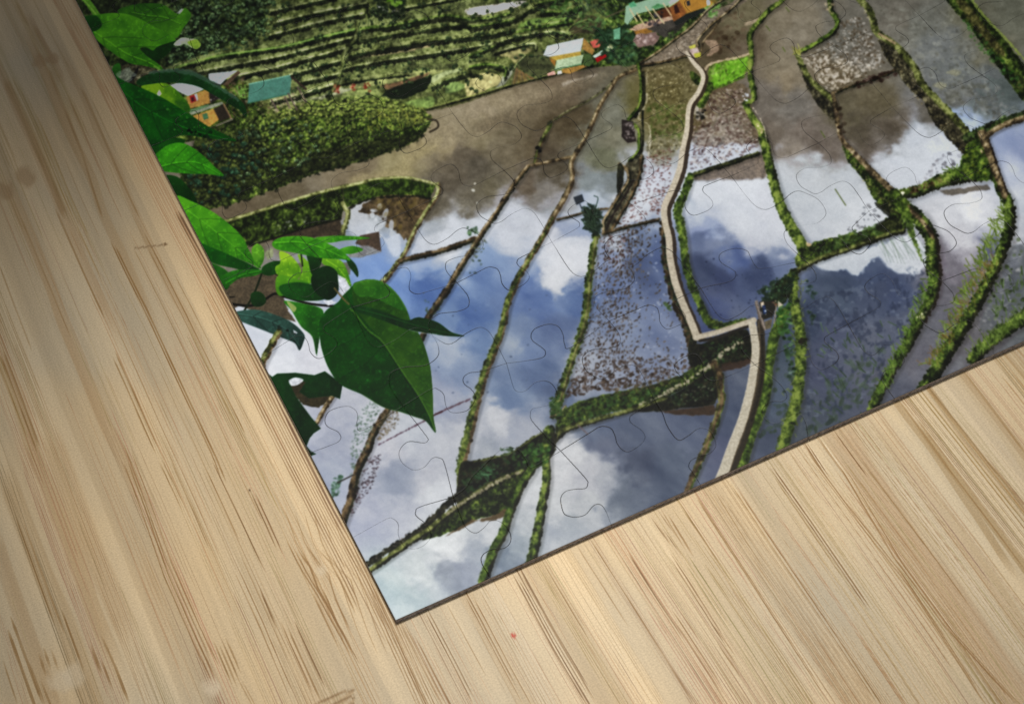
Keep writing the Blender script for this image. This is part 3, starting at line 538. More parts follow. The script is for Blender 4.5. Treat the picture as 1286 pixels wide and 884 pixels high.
dike([(1190,-25),(1203,0),(1225,25),(1250,56),(1272,86),(1292,112),(1330,150)], (24, 24, 28, 32), 'grass', 'grass', rag=.35, cut=2, reflect=.2, lite=-.1); tpoly([(1225,34),(1262,84),(1286,100),(1300,130),(1270,104),(1240,66)], 'black', 3, 1, .5)
tpoly([(1200,0),(1215,4),(1240,36),(1262,66),(1256,70),(1230,44)], 'brown', 3, 1, .6); line([(1215,-10),(1230,14),(1262,48),(1300,90)], 3.2, (140,152,84), .9, rag=.7); specks([(1205,20),(1232,44),(1290,110),(1270,105),(1220,50)], 90, (64,110,40), (.8, 2), 124, .6)
# crossing of the large walls
tpoly([(1058,178),(1068,186),(1092,214),(1123,243),(1136,262),(1132,278),(1114,266),(1098,250),(1082,222),(1064,202)], 'grass', 1.4, .8, 1, True, -.2, 1.2); specks([(1070,200),(1110,244),(1128,270),(1112,264),(1080,222)], 60, (120,112,80), (.6, 1.4), 125, .6)
tpoly([(1100,254),(1130,270),(1126,280),(1104,262)], 'black', 2, .6, .8)
dike([(1046,118),(1050,138),(1053,163),(1059,178),(1072,192),(1092,213),(1109,229),(1124,243)], (5, 6, 7.5, 8), 'tan', 'brown', rag=.5, cut=.55, lite=-.05); specks([(1048,130),(1056,134),(1066,182),(1090,205),(1082,205),(1054,176)], 24, (50,36,24), (1, 2.4), 126, .75)
dike([(1124,244),(1149,241),(1178,229),(1206,221),(1236,216)], (13, 15, 19, 22), 'grass', 'black', rag=.8, cut=.45, lite=-.05); specks([(1140,236),(1180,222),(1186,228),(1145,244)], 44, (92,74,54), (.8, 2), 127, .75); blades(lambda R: (R.uniform(1195, 1240), R.uniform(214, 228)), 60, 12, (92, 118, 36), 128, 1.2, -2.0, .5); poly([(1180,240),(1240,232),(1244,238),(1190,246)], (74,66,50), 2, 1, .7)
tpoly([(1212,186),(1222,172),(1236,176),(1246,222),(1226,226),(1204,220)], 'moss', 2, 1.2, 1, True, -.08, 1.1); specks([(1212,180),(1228,180),(1240,222),(1210,220)], 50, (130,140,60), (.8, 2), 129, .6)
dike([(1214,174),(1230,166),(1246,160),(1262,154),(1290,144),(1330,132)], 12, 'dark', 'black', rag=.8, cut=.5, reflect=.2); specks([(1216,168),(1262,146),(1270,154),(1226,176)], 60, (84,110,44), (.8, 1.9), 130, .7)
dike([(1234,190),(1238,173),(1248,164),(1266,155),(1290,147),(1330,138)], 7, 'tan', 'brown', rag=.45, cut=.3, lite=-.06)
dike([(1232,172),(1239,189),(1248,214),(1257,238),(1266,254),(1268,273),(1265,297),(1256,321),(1242,351),(1226,382),(1209,412),(1193,437),(1177,463),(1165,484),(1155,502)], (13, 13, 14, 15, 17, 18, 20), 'grass', 'black', rag=1.0, cut=.55, lite=-.10)
dike([(1233,168),(1241,189),(1250,214),(1259,236),(1262,246)], (11, 9, 9, 8), 'tan', 'brown', rag=.35, cut=.5, reflect=0, lite=-.08); line([(1242,176),(1250,200),(1258,222),(1266,244)], 2.0, (30,20,14), .8, rag=.5)
dike([(1272,262),(1273,280),(1269,300),(1260,322),(1247,353),(1231,384),(1213,416),(1197,441),(1183,464)], 6, 'black', 'black', rag=1.3, reflect=0, alpha=.8)
blades(lambda R: (lambda t: (1266 - 92 * t + R.normal() * 6, 258 + 205 * t))(R.random()), 320, 11, (104, 124, 50), 131, 1.2, -2.2, .6, .8)
blades(lambda R: (lambda t: (1250 - 80 * t + R.normal() * 5, 320 + 140 * t))(R.random()), 120, 9, (124, 104, 58), 132, 1.1, -2.4, .6, .6)
dike([(1124,247),(1140,264),(1156,278),(1168,296),(1171,312),(1171,337),(1174,351),(1169,377),(1154,404),(1140,432),(1122,462),(1103,496),(1094,514)], (18, 19, 17, 15, 14, 13, 13), 'grass', 'black', rag=.8, cut=.6, lite=-.08)
dike([(1296,390),(1286,399),(1262,415),(1242,431),(1222,449)], (19, 17, 16), 'grass', 'black', rag=.9, cut=.6, lite=-.04)
blades(lambda R: (R.uniform(1224, 1290), 0) if False else (lambda t: (1224 + 66 * t + R.normal() * 3, 444 - 48 * t + R.normal() * 4))(R.random()), 150, 10, (92, 112, 46), 181, 1.2, -1.8, .6, .75)
dike([(1128,247),(1144,264),(1160,280),(1172,298)], 6, 'tan', 'brown', rag=.5, reflect=0, lite=-.14); tpoly([(1122,244),(1134,246),(1146,276),(1150,300),(1160,330),(1152,316),(1134,276)], 'moss', 2, 1, .9, True, -.02)
line([(1162,282),(1176,302),(1180,330),(1181,351),(1176,377),(1162,404)], 3.2, (38,30,20), .85, rag=1.2); blades(lambda R: (lambda t: (1172 - 66 * t + R.normal() * 4, 350 + 145 * t))(R.random()), 190, 9, (96, 124, 44), 133, 1.2, -2.1, .6, .8); specks([(1150,398),(1166,390),(1160,402)], 9, (196,190,170), (.8, 1.8), 134)
specks([(1128,240),(1138,240),(1136,248)], 4, (220,216,200), (1, 1.8), 135)
# bank between upper and lower right fields
tpoly([(1011,322),(1020,306),(1052,298),(1082,290),(1105,282),(1120,268),(1136,280),(1134,290),(1109,298),(1072,312),(1035,326),(1008,338),(1004,330)], 'grass', 1.6, 1.4, 1, True, -.2, 1.2)
specks([(1016,308),(1100,282),(1110,292),(1030,322)], 120, (84,110,56), (.8, 2), 136, .7, 22); tpoly([(1100,282),(1124,272),(1132,284),(1110,292)], 'black', 2, .8, .7)
dike([(1009,318),(1004,326),(1008,334)], 12, 'grass', 'grass', rag=.6, reflect=0)
dike([(985,352),(991,347),(1011,334),(1035,323),(1072,311),(1109,297),(1134,290)], 7, 'olive', 'black', rag=.5, cut=.2, lite=.0)
specks([(1012,306),(1018,306),(1016,312)], 3, (216,196,160), (1.2, 2), 137)
# walkway side
dike([(867,222),(859,245),(851,264),(855,284),(859,308),(861,331),(868,356),(880,385),(890,404),(908,410),(935,403)], (9, 11, 11, 10, 10, 10, 8), 'moss', 'grass', rag=.6, cut=.5, lite=-.12)
specks([(884,392),(908,404),(900,412),(886,404)], 20, (96,110,40), (.8, 2), 138, .6)
dike([(832,280),(833,310),(838,345),(848,380),(860,405),(868,430),(874,450),(884,465)], (5, 6, 8, 10, 14, 18), 'brown', 'black', rag=.9, cut=.2, lite=-.16); specks([(828,290),(834,290),(862,400),(870,440),(856,410),(832,345)], 50, (40,66,40), (.9, 2.2), 139, .7); specks([(834,380),(842,380),(842,390)], 6, (70,100,30), (1, 2.4), 140)
tpoly([(866,430),(878,432),(905,424),(937,414),(945,440),(944,450),(915,458),(900,462),(880,466),(866,458)], 'black', 1.4, .8, 1, True, -.05, 1.2); specks([(880,434),(936,418),(942,446),(905,458),(885,462)], 130, (52,84,36), (.7, 1.8), 141, .75, 20); poly([(905,458),(944,450),(944,456),(930,462),(906,466)], (70,52,38), 1.5, 1, .9)
tpoly([(700,522),(709,514),(733,503),(754,497),(811,485),(851,472),(880,458),(898,452),(902,462),(884,472),(857,488),(835,499),(804,512),(760,520),(717,535),(700,545)], 'grass', 1.6, 1.4, 1, True, -.17, 1.2)
specks([(770,488),(850,472),(850,480),(770,500)], 90, (84,76,50), (.8, 2), 142, .6); specks([(712,520),(760,498),(860,480),(800,508),(720,534)], 150, (62,98,40), (.8, 2), 143, .7, 20)
tpoly([(806,510),(835,500),(858,488),(884,470),(900,462),(903,480),(900,502),(893,509),(860,512),(835,516),(800,516)], 'black', 1.4, .8, 1, True, .0, 1.3); specks([(830,504),(884,474),(900,470),(898,500),(850,510)], 110, (44,72,34), (.7, 1.7), 144, .7, 20); specks([(850,496),(896,478),(896,496),(860,508)], 30, (150,150,134), (.6, 1.3), 145, .6)
poly([(828,517),(895,509),(900,515),(896,521),(868,522),(846,520)], (72,54,36), 1.5, 1, .9)
def rocks(pts, n, w, seed, col=(176,170,150)):
    P = crom(pts); R = np.random.default_rng(seed)
    for i in range(n):
        p = P[int(R.random() * (len(P) - 1))]
        specks([(p[0]-w,p[1]-w*.7),(p[0]+w,p[1]-w*.7),(p[0]+w,p[1]+w*.7),(p[0]-w,p[1]+w*.7)], 1, np.array(col) + R.normal() * 16, (.9, 2.0), seed * 100 + i, .9, 6, 1.5)
rocks([(804,508),(835,494),(858,481),(884,464),(896,455),(912,440),(937,426)], 130, 2.4, 7); rocks([(896,458),(910,456)], 14, 3, 8, (160,150,110))
dike([(697,552),(705,543),(717,537),(743,529),(774,520),(810,510),(838,500)], (9, 8, 7, 6, 5), 'olive', 'black', rag=.5, cut=.35, lite=.05); dike([(692,523),(701,520),(710,511)], 3.5, 'tan', 'grass', rag=.5, reflect=0); specks([(690,500),(702,496),(706,520),(694,524)], 50, (62,96,40), (.9, 2.4), 146, .7)
line([(726,534),(738,545)], 2.2, (120,108,112), .8, smooth=False)
# bottom left retaining wall
tpoly([(578,584),(595,578),(611,578),(635,571),(652,563),(672,549),(690,541),(700,548),(694,572),(672,590),(656,600),(648,614),(625,618),(601,622),(576,634),(574,620)], 'black', 1.5, 1, 1, True, .02, 1.3)
specks([(582,588),(640,574),(690,548),(688,572),(650,598),(600,618),(580,620)], 200, (40,70,30), (.8, 2.2), 147, .75, 20, 2); specks([(640,570),(690,545),(690,560),(650,590)], 70, (70,110,44), (.9, 2.2), 148, .75, 20)
dike([(596,580),(620,575),(642,569),(656,560),(674,548),(690,540)], 4.5, 'olive', 'black', rag=.9, reflect=0, lite=-.05); specks([(628,562),(644,562),(650,572),(630,574)], 26, (50,74,40), (.8, 2), 149, .8); blades(lambda R: (R.uniform(596, 616), R.uniform(584, 598)), 20, 10, (56, 100, 60), 150, 1.6, .5, .5)
tpoly([(556,655),(577,638),(601,622),(627,606),(656,594),(662,596),(654,614),(642,640),(618,647),(590,656),(566,668),(548,674),(530,676)], 'grass', 1.5, 1, 1, True, -.27, 1.2); poly([(560,674),(590,658),(626,644),(644,634),(640,646),(624,652),(605,655),(592,652),(575,662),(562,672)], (98,82,56), 1.5, 1, .95)
specks([(560,656),(630,612),(650,612),(600,650)], 80, (84,92,52), (.7, 1.7), 151, .6)
dike([(580,618),(566,630),(555,640),(530,664),(506,680),(481,695),(463,708)], (10, 9, 8, 8), 'black', 'black', rag=.9, reflect=0, lite=.02); specks([(460,706),(510,670),(560,630),(575,622),(560,640),(510,684),(466,712)], 80, (104,96,88), (.6, 1.4), 152, .5)
dike([(656,592),(627,603),(601,618),(577,635),(554,652),(540,664),(514,681),(490,698),(465,716),(452,724)], (7, 8, 8, 8, 7), 'olive', 'black', rag=.6, cut=.4, lite=.04); rocks([(650,594),(627,603),(601,618),(577,634),(560,648)], 80, 2.2, 9, (150,144,122))
dike([(690,541),(688,550),(686,572),(686,604),(681,633),(676,664),(668,700),(662,725)], (14, 11, 11, 12, 13), 'grass', 'black', rag=.5, cut=.5, lite=-.02)
dike([(672,578),(667,590),(656,607),(644,633),(632,669),(620,692),(606,730)], (12, 11, 12, 12), 'moss', 'black', rag=.3, cut=.5, lite=-.1); specks([(664,566),(694,552),(690,580),(668,590)], 60, (60,104,34), (1, 2.2), 153, .7)
dike([(897,458),(903,470),(904,480),(906,503),(898,531),(888,558),(875,588),(860,624)], (11, 10, 9, 9), 'brown', 'grass', rag=.7, cut=.5, lite=.05); dike([(895,460),(901,480),(903,503),(895,531),(885,558),(872,588)], 3, 'olive', 'olive', rag=1, reflect=0, alpha=.7)
# green strips right of the walkway
dike([(986,392),(980,404),(973,420),(969,442),(965,462),(963,489),(953,525),(943,548),(932,585),(924,610)], (12, 13, 12, 12, 14), 'moss', 'grass', rag=.45, cut=.55, lite=.06)
dike([(996,344),(996,371),(1000,395),(1006,426),(1005,452),(1003,481),(998,511),(991,532),(983,560),(976,590)], (12, 13, 14, 15, 15, 14), 'grass', 'grass', rag=.8, cut=.6, lite=.1)
blades(lambda R: (lambda t: (998 + 8 * math.sin(t * 3) - 12 * t * t + R.normal() * 5, 350 + 205 * t))(R.random()), 170, 6, (112, 126, 58), 154, 1.1, -1.8, 1.0, .7)
specks([(984,424),(996,424),(998,470),(992,480)], 60, (50,84,44), (.9, 2.4), 155, .7); specks([(1003,426),(1014,424),(1012,430),(1004,432)], 9, (34,28,18), (1, 2), 156)
tpoly([(970,360),(980,352),(992,348),(996,360),(986,380),(974,386),(966,384)], 'dark', 2, 1.5, 1, True, -.12, 1.2); specks([(952,366),(975,350),(998,342),(992,380),(962,382)], 130, (30,54,32), (.9, 2.4), 157, .8, 12); specks([(960,360),(990,346),(990,366),(966,376)], 40, (66,96,60), (.8, 1.8), 158, .7)
specks([(974,386),(992,380),(994,420),(978,420)], 80, (58,104,34), (.9, 2.4), 159, .75); specks([(1014,350),(1030,372),(1022,376),(1012,366)], 24, (50,76,60), (.8, 2), 160, .6); specks([(1012,386),(1024,396),(1020,408)], 20, (56,80,60), (.8, 2), 161, .6)
# ------------------------------------------------------------------ 6. the concrete walkway
WK = [(862,66),(866,72),(871,79),(880,89),(883,99),(877,116),(867,130),(864,143),(863,160),(861,172),(857,190),(853,214),(843,240),(834.5,260),(835,278),(840,300),(841,321),(845,342),(849,358),(857,380),(868,405),(875,423)]
K1 = [(x + 4.5, y + 2) for x, y in WK]
line(K1, (3, 4, 5, 6, 8, 9, 9, 9, 9), (62,50,38), .95, rag=.5)
line([(879,428),(900,424),(925,415),(943,408)], 4, (40,34,24), .9, rag=.4)
line([(955,404),(956,430),(956,462),(952,490),(942,527),(932,556),(918,592)], (9, 10, 10, 11), (60,52,38), .97, rag=.3); line([(953,404),(954,430),(953,462),(949,490),(939,527),(929,556),(914,596)], 2, (112,100,80), .7, rag=.4); line([(957,420),(958,462),(954,492),(944,528)], 2, (34,30,20), .8, rag=.6)
line(WK, (3.6, 5.6, 5.8, 6, 7, 7.8, 8.4, 9, 9.4), (194,184,166), 1, rag=.12)
line([(873,424),(900,417.5),(925,409),(947,402)], (7, 6.5, 6.5, 7), (196,186,168), 1, rag=.1, smooth=False)
line([(944,405),(947,420),(949,440),(946.5,464),(942,491),(932.5,527),(920,560),(908,594),(900,612)], (9.5, 10, 10, 11, 12, 13, 14), (198,190,172), 1, rag=.1)
line([(874,420),(890,418),(920,408),(945,399)], 1.2, (150,140,124), .7); 
for i, (x, y) in enumerate([(857,190),(846,232),(836,285),(841,325),(852,368),(862,393)]): line([(x-4,y),(x+4.5,y-1)], .9, (150,140,122), .7, smooth=False)
for y in range(412, 600, 9):
    x = np.interp(y, [412,440,464,491,527,560,594], [947,949,946.5,942,932.5,920,908]); line([(x-5.5,y),(x+5.5,y-1.5)], .7, (176,166,146), .6, smooth=False)
# little landing and people at the corner of the walkway
poly([(948,380),(951,377),(962,412),(960,416),(952,398)], (116,106,98), 1, .4); line([(949,378),(961,414)], 1.4, (160,150,140), smooth=False); poly([(953,380),(972,377),(975,388),(968,400),(958,402)], (44,42,34), 1.2, 1)
poly([(955,380),(959,379),(960,385),(956,386)], (206,190,170)); poly([(957,384),(961,383),(963,393),(959,395)], (36,60,112)); specks([(958,388),(964,388),(962,396)], 4, (214,220,230), (.7, 1.2), 162); line([(975,384),(972,406)], 1.6, (150,140,126), smooth=False); poly([(977,378),(984,383),(977,386)], (206,196,176)); specks([(966,378),(976,378),(975,384)], 8, (150,116,100), (.7, 1.4), 163); poly([(960,404),(970,400),(968,412),(962,414)], (108,100,80))
# the landscape is a little soft and muted; the near leaves are printed over it
def soften(I, k):
    J = I * (1 - 2 * k); J[1:] += I[:-1] * k; J[:-1] += I[1:] * k; J[0] += I[0] * k; J[-1] += I[-1] * k
    K = J * (1 - 2 * k); K[:, 1:] += J[:, :-1] * k; K[:, :-1] += J[:, 1:] * k; K[:, 0] += J[:, 0] * k; K[:, -1] += J[:, -1] * k
    return K
IMG[:] = soften(IMG, .17)
_g = IMG.mean(-1, keepdims=True); IMG[:] = _g + (IMG - _g) * np.where(IMG[..., 1:2] > IMG[..., 2:3] + 8, .97, 1.02); IMG[..., 1] += np.where(IMG[..., 2] > IMG[..., 0] + 4, 2.5, 0)
# ------------------------------------------------------------------ 7. leaves in the foreground of the print
poly([(262,380),(284,352),(300,345),(352,334),(352,360),(362,390),(372,404),(340,398),(300,384),(285,392)], (92,82,66), 1.5, .5, 1, False, .14)
poly([(352,336),(380,330),(440,330),(440,345),(400,356),(356,358)], (100,92,78), 1.5, .5, .8)
def leaf(pts, dark, light, rib=None, edge=.25, veins=0, seed=0, lit=(-.5, -.8), smooth=True):
    sl, a = pmask(pts, 1.0, 0, smooth)
    if not a.size: return
    P = np.array(pts, float); c = P.mean(0); s = max(8.0, np.ptp(P, 0).max() / 2)
    g = ((GX[sl] - c[0]) * lit[0] + (GY[sl] - c[1]) * lit[1]) / s
    n = fbm(GX[sl] / 14, GY[sl] / 14, 200 + seed, 3) - .5
    t = np.clip(.5 + g * .45 + n * 1.1 + (N1[sl] - .5) * .12, 0, 1)
    put(sl, lerp3(dark, light, t), a)
    mot = ss(.72, .80, vn(GX[sl] / 2.6, GY[sl] / 2.6, 230 + seed)) * .22
    put(sl, np.array(light, np.float32) * 1.35 + 8, a * mot)
    if rib:
        R_ = crom(rib, False, 8); L = np.array(light) * 1.12 + 10; Dk = np.array(dark) * .75
        line([(x + 1, y + 1.2) for x, y in rib], 1.5, Dk, .5); line(rib, (2.0, 1.0), np.clip(L, 0, 255), .7)
        m = veins
        for i in range(1, m + 1):
            k = int(len(R_) * (i / (m + 1.3))); p = R_[k]; d = R_[min(k + 1, len(R_) - 1)] - R_[max(k - 1, 0)]; d = d / (np.hypot(*d) + 1e-6)
            for sg in (-1, 1):
                nrm = np.array([-d[1], d[0]]) * sg; ln = s * .62 * (1 - abs(i / (m + 1) - .35) * .9)
                q1 = p + (d * .75 + nrm * .6) * ln * .5; q2 = p + (d * 1.25 + nrm * .85) * ln
                l2, D, HW, DX, DY, T = seglines(crom([p, q1, q2]), np.full(13, .55), 3)
                al = np.clip((HW - D) / .9 + .5, 0, 1) * .45
                MS = np.zeros((H, W), np.float32) if False else None
                sl2, am = l2, al
                # keep the vein inside the leaf
                inside = np.zeros(GX[l2].shape, bool)
                x = GX[l2]; y = GY[l2]; PP = crom(pts, True) if smooth else P
                for j in range(len(PP)):
                    ax, ay = PP[j]; bx, by = PP[(j + 1) % len(PP)]
                    if ay != by: inside ^= ((ay > y) != (by > y)) & (x < (bx - ax) * (y - ay) / (by - ay) + ax)
                put(l2, Dk * .9, al * inside)
# stems first
line([(280,381),(290,382),(315,384),(330,378),(345,369),(358,373),(392,382),(441,386)], (3.5, 3, 3), (20,18,14), 1); line([(329,343),(319,369),(307,390)], 2.6, (26,38,16), 1); line([(345,344),(352,348),(358,356)], 1.8, (40,40,24), 1); line([(270,374),(294,373)], 1.8, (24,22,16), .9)
# upper group
tpoly([(94,-12),(150,-10),(176,2),(170,24),(150,24),(124,22)], 'dark', 2, 1, .9, True, .1, .8)
line([(94,-14),(106,-2),(114,8),(122,20)], 8, (96,142,40), 1); line([(94,-12),(112,8),(121,19)], 1.6, (140,178,80), .7)
tpoly([(140,84),(178,80),(200,82),(214,94),(176,104),(150,102)], 'rock', 2, 1, .95, True, .05, .9)
leaf([(148,16),(161,8),(182,4.5),(204,6),(216,14),(224,18),(229,12),(234,11),(240,19),(236,28),(230,36),(222,48),(206,44),(180,34)], (40,92,10), (84,142,22), [(226,30),(206,22),(186,20),(166,16)], veins=3, seed=1, lit=(.5, .8)); poly([(222,17),(228,11),(231,12),(226,18)], (210,220,210), 1.5, 0, .8)
leaf([(178,62),(192,58),(210,50),(221,52),(216,62),(206,72),(192,79),(178,76)], (10,42,6), (20,74,10), None, seed=2)
leaf([(218,56),(228,48),(240,49),(247,50),(252,57),(247,62),(240,60),(232,56),(224,58)], (150,165,130), (200,208,186), None, seed=3); poly([(238,52),(247,50),(252,57),(246,62),(236,55)], (136,170,50), 1.5, 0, .9, True)
leaf([(100,24),(127,18),(151,17),(171,22),(192,33),(220,49),(212,54),(198,59),(192,64),(184,60),(176,62),(186,72),(198,80),(205,88),(194,86),(181,83),(161,79),(131,59),(110,38)], (44,104,8), (96,158,22), [(112,36),(135,52),(160,68),(185,78),(200,86)], veins=4, seed=4, lit=(.3, -.9)); line([(194,84),(204,90),(214,99)], 2.4, (110,150,60), .9)
leaf([(100,24),(120,20),(128,32),(118,40),(106,36)], (10,60,6), (24,92,10), None, seed=5)
poly([(174,84),(168,92),(162,102),(166,102),(172,94)], (26,24,22), 1, 0, 1, True); leaf([(142,84),(150,80),(152,92),(146,100),(140,98)], (20,70,10), (44,110,20), None, seed=6); poly([(146,92),(162,84),(172,94),(160,104),(148,100)], (142,152,140), 2, 1.4, .6)
leaf([(172,102),(188,93),(216,89),(243,92),(263,102),(283,114),(304,128),(310,142),(308,147),(300,138),(293,134),(269,120),(245,108),(212,104),(178,108)], (6,46,10), (22,84,26), None, seed=7)
line([(188,92),(216,89),(243,93),(263,103),(283,115),(300,127)], (3, 6, 5, 3), (74,104,84), .75, rag=.7)
leaf([(177,110),(190,106),(208,105),(220,112),(228,120),(238,134),(236,142),(220,134),(200,122)], (54,104,8), (126,164,22), None, seed=8, lit=(-.3, -.9)); poly([(220,128),(232,128),(238,138),(230,140)], (30,80,20), 4, .5, .6, True); poly([(197,118),(200,113),(203,118),(199,123)], (206,214,200), 1.2, 0, .9)
leaf([(190,168),(214,172),(232,176),(226,186),(212,200),(196,206),(186,186)], (4,52,4), (14,84,8), None, seed=9)
leaf([(206,221),(224,223),(241,241),(249,258),(241,256),(222,250),(210,236)], (4,44,4), (14,72,8), None, seed=10)
leaf([(190,200),(200,190),(212,182),(230,180),(251,192),(269,209),(281,221),(261,219),(230,218),(204,215),(192,210)], (28,98,6), (70,150,16), [(198,210),(225,204),(250,205),(276,219)], veins=3, seed=11, lit=(.2, -.9))
leaf([(140,98),(160,104),(171,108),(202,122),(232,140),(263,160),(297,177),(263,174),(232,170),(212,175),(190,184),(168,156)], (0,60,4), (14,98,10), [(150,112),(185,138),(230,160),(285,175)], veins=4, seed=12, lit=(-.2, -.9))
specks([(230,160),(270,166),(262,174),(236,170)], 10, (4,20,4), (1, 2.2), 170, .8); specks([(170,112),(280,172),(220,170)], 22, (70,130,30), (.8, 1.6), 171, .5)
# middle group
leaf([(230,262),(250,290),(280,315),(314,332),(326,340),(310,345),(298,338),(267,330),(250,312)], (6,66,6), (20,104,10), None, seed=13)
leaf([(221,247),(241,253),(267,266),(291,284),(306,300),(312,313),(320,326),(328,337),(314,331),(281,317),(249,302),(236,280)], (38,106,8), (88,156,22), [(232,262),(262,284),(292,308),(324,336)], veins=3, seed=14, lit=(-.2, -.9))
leaf([(260,330),(282,338),(290,350),(284,364),(270,350)], (16,70,10), (40,110,20), None, seed=15); leaf([(276,350),(290,341),(311,338),(331,340),(321,346),(300,350),(282,362)], (20,86,8), (48,124,16), [(284,355),(305,345),(328,340)], veins=2, seed=16)
leaf([(316,313),(323,306),(331,313),(331,327),(325,335),(318,325)], (58,116,18), (120,176,46), None, seed=17); poly([(333,316),(342,312),(344,322),(336,326)], (150,160,120), 1.5, .8, .7); leaf([(330,335),(344,328),(356,330),(352,340),(340,346),(330,344)], (8,58,8), (22,88,14), None, seed=18)
leaf([(357,378),(384,382),(404,388),(406,400),(403,412),(400,432),(397,445),(392,423),(378,410),(366,390)], (14,76,6), (50,128,18), None, seed=19, smooth=True); poly([(396,425),(401,425),(398,447)], (12,70,10))
leaf([(351,316),(362,319),(370,326),(378,339),(374,350),(358,352),(347,343),(346,335),(352,330)], (84,138,10), (150,190,40), None, seed=20); leaf([(374,320),(384,326),(396,340),(390,356),(376,352),(380,338)], (84,140,14), (126,172,30), None, seed=21); leaf([(350,346),(372,350),(388,356),(372,364),(352,372),(346,360)], (60,120,10), (100,156,24), None, seed=22)
leaf([(404,324),(418,325),(429,328),(436,340),(441,360),(431,351),(416,336),(406,332)], (70,130,10), (126,174,30), [(410,327),(426,338),(440,357)], veins=1, seed=23); leaf([(386,318),(404,322),(400,338),(392,345),(388,332)], (8,48,8), (18,70,12), None, seed=24)
line([(378,318),(380,334)], 2, (20,26,14), .9); leaf([(350,362),(360,356),(380,355),(400,361),(410,374),(392,378),(362,375)], (6,56,8), (22,92,16), None, seed=25)
leaf([(391,348),(399,338),(412,334),(423,341),(426,355),(423,370),(412,377),(400,371),(392,360)], (2,34,6), (8,58,12), None, seed=26); leaf([(315,370),(323,366),(331,370),(334,379),(327,385),(317,383)], (8,46,10), (20,72,16), None, seed=27)
leaf([(396,299),(410,297),(423,296),(447,297),(465,299),(450,301),(433,302),(412,305)], (46,120,10), (90,162,26), None, seed=28); leaf([(427,313),(443,309),(456,314),(441,319),(430,318)], (46,120,10), (84,156,24), None, seed=29)
leaf([(433,320),(441,326),(447,333),(450,342),(449,348),(444,342),(438,334)], (8,46,8), (20,76,16), None, seed=30)
leaf([(342,305),(348,300),(361,297),(384,297),(400,301),(412,306),(430,316),(440,327),(430,326),(402,324),(372,318),(350,314),(343,310)], (36,110,8), (88,162,22), [(346,305),(375,304),(405,312),(434,325)], veins=3, seed=31, lit=(-.4, -.8))
leaf([(294,392),(321,389),(347,396),(368,406),(382,420),(381,430),(376,440),(370,431),(356,425),(331,415),(303,404),(292,398)], (22,52,44), (60,104,92), [(298,394),(330,400),(360,414),(376,434)], veins=3, seed=32); poly([(368,414),(374,418),(370,421)], (196,204,214)); specks([(345,404),(378,420),(374,434),(352,420)], 8, (12,28,20), (1, 2.2), 172, .8)
dike([(350,418),(345,426),(338,440),(331,453),(326,470)], 9, 'olive', 'brown', rag=.5, lite=.05); leaf([(360,378),(372,386),(368,392)], (120,140,80), (170,180,120), None, seed=50)
# lower left dark leaf
poly([(352,476),(376,472),(416,478),(418,500),(400,512),(380,508)], (58,52,34), 1.2, .6, 1, False, .2); dike([(418,497),(408,512),(398,530)], 6, 'tan', 'brown', rag=.3); poly([(362,478),(370,474),(380,477),(374,483),(366,484)], (206,210,222), 1.2)
leaf([(326,462),(342,473),(348,469),(371,468),(395,471),(408,466),(416,472),(424,478),(430,484),(427,501),(417,497),(404,498),(388,500),(376,492),(384,480),(370,475),(362,477),(371,497),(391,524),(403,538),(394,544),(389,550),(385,560),(390,566),(397,570),(389,573),(382,568),(350,510)], (2,40,8), (12,70,16), None, seed=33, smooth=False)
poly([(363,478),(371,474),(381,477),(374,483),(366,484)], (204,208,220), 1.2, 0, 1, True)
# the big heart shaped leaf
BL = [(443,359),(453,353),(467,351),(484,356),(500,371),(511,390),(516,404),(524,416),(532,432),(540,460),(543,491),(544,522),(547,543),(534,528),(520,523),(503,517),(481,511),(456,496),(428,483),(413,463),(405,442),(402,427),(401,406),(406,395),(412,388),(425,379),(433,367)]
leaf(BL, (2,54,2), (12,88,6), None, seed=34, lit=(-.6, -.5))
RH = [(445,385),(443,359),(453,353),(467,351),(484,356),(500,371),(511,390),(516,404),(524,416),(532,432),(540,460),(543,491),(544,522),(547,543),(540,525),(526,497),(507,469),(481,430),(460,405)]
leaf(RH, (24,74,4), (60,104,10), None, seed=35, lit=(-.2, .9)); leaf([(443,359),(453,353),(467,351),(484,356),(500,371),(511,390),(500,388),(470,374),(450,372)], (30,92,12), (62,120,22), None, seed=36)
line([(440,388),(446,394),(462,414),(481,430),(507,469),(526,497),(540,524),(546,540)], (2.4, 2, 1.2), (84,124,34), .8); line([(443,392),(462,417),(481,433),(505,470),(524,498)], 1.4, (0,40,4), .6)
for a in ([(462,414),(490,416),(516,424)], [(481,432),(505,438),(530,452)], [(497,455),(518,466),(538,486)], [(515,482),(530,494),(542,510)]): line(a, 1.1, (30,74,14), .45)
for a in ([(462,412),(440,428),(412,440)], [(481,434),(460,456),(430,474)], [(500,460),(484,484),(462,494)], [(516,484),(506,502),(496,512)]): line(a, 1.1, (0,46,4), .5)
line([(447,356),(467,351.5),(484,356.5),(500,371.5),(511,390)], 1.1, (110,150,70), .6); line([(540,460),(543,491),(544,522),(547,541)], 1.0, (60,90,30), .5); line([(456,496),(481,511),(503,517),(533,527)], 1.0, (60,96,30), .5)
leaf([(440,383),(463,386),(484,392),(510,402),(522,399),(530,399),(550,405),(567,417),(583,422),(561,422),(536,418),(520,416),(506,412),(474,400),(449,392)], (2,44,8), (12,78,14), [(450,388),(484,397),(520,408),(575,421)], 0, seed=37); line([(514,414),(520,416),(536,419),(548,420)], 1.6, (170,180,190), .4)
specks([(405,400),(430,400),(520,500),(460,480)], 30, (20,110,16), (.8, 1.6), 173, .4)
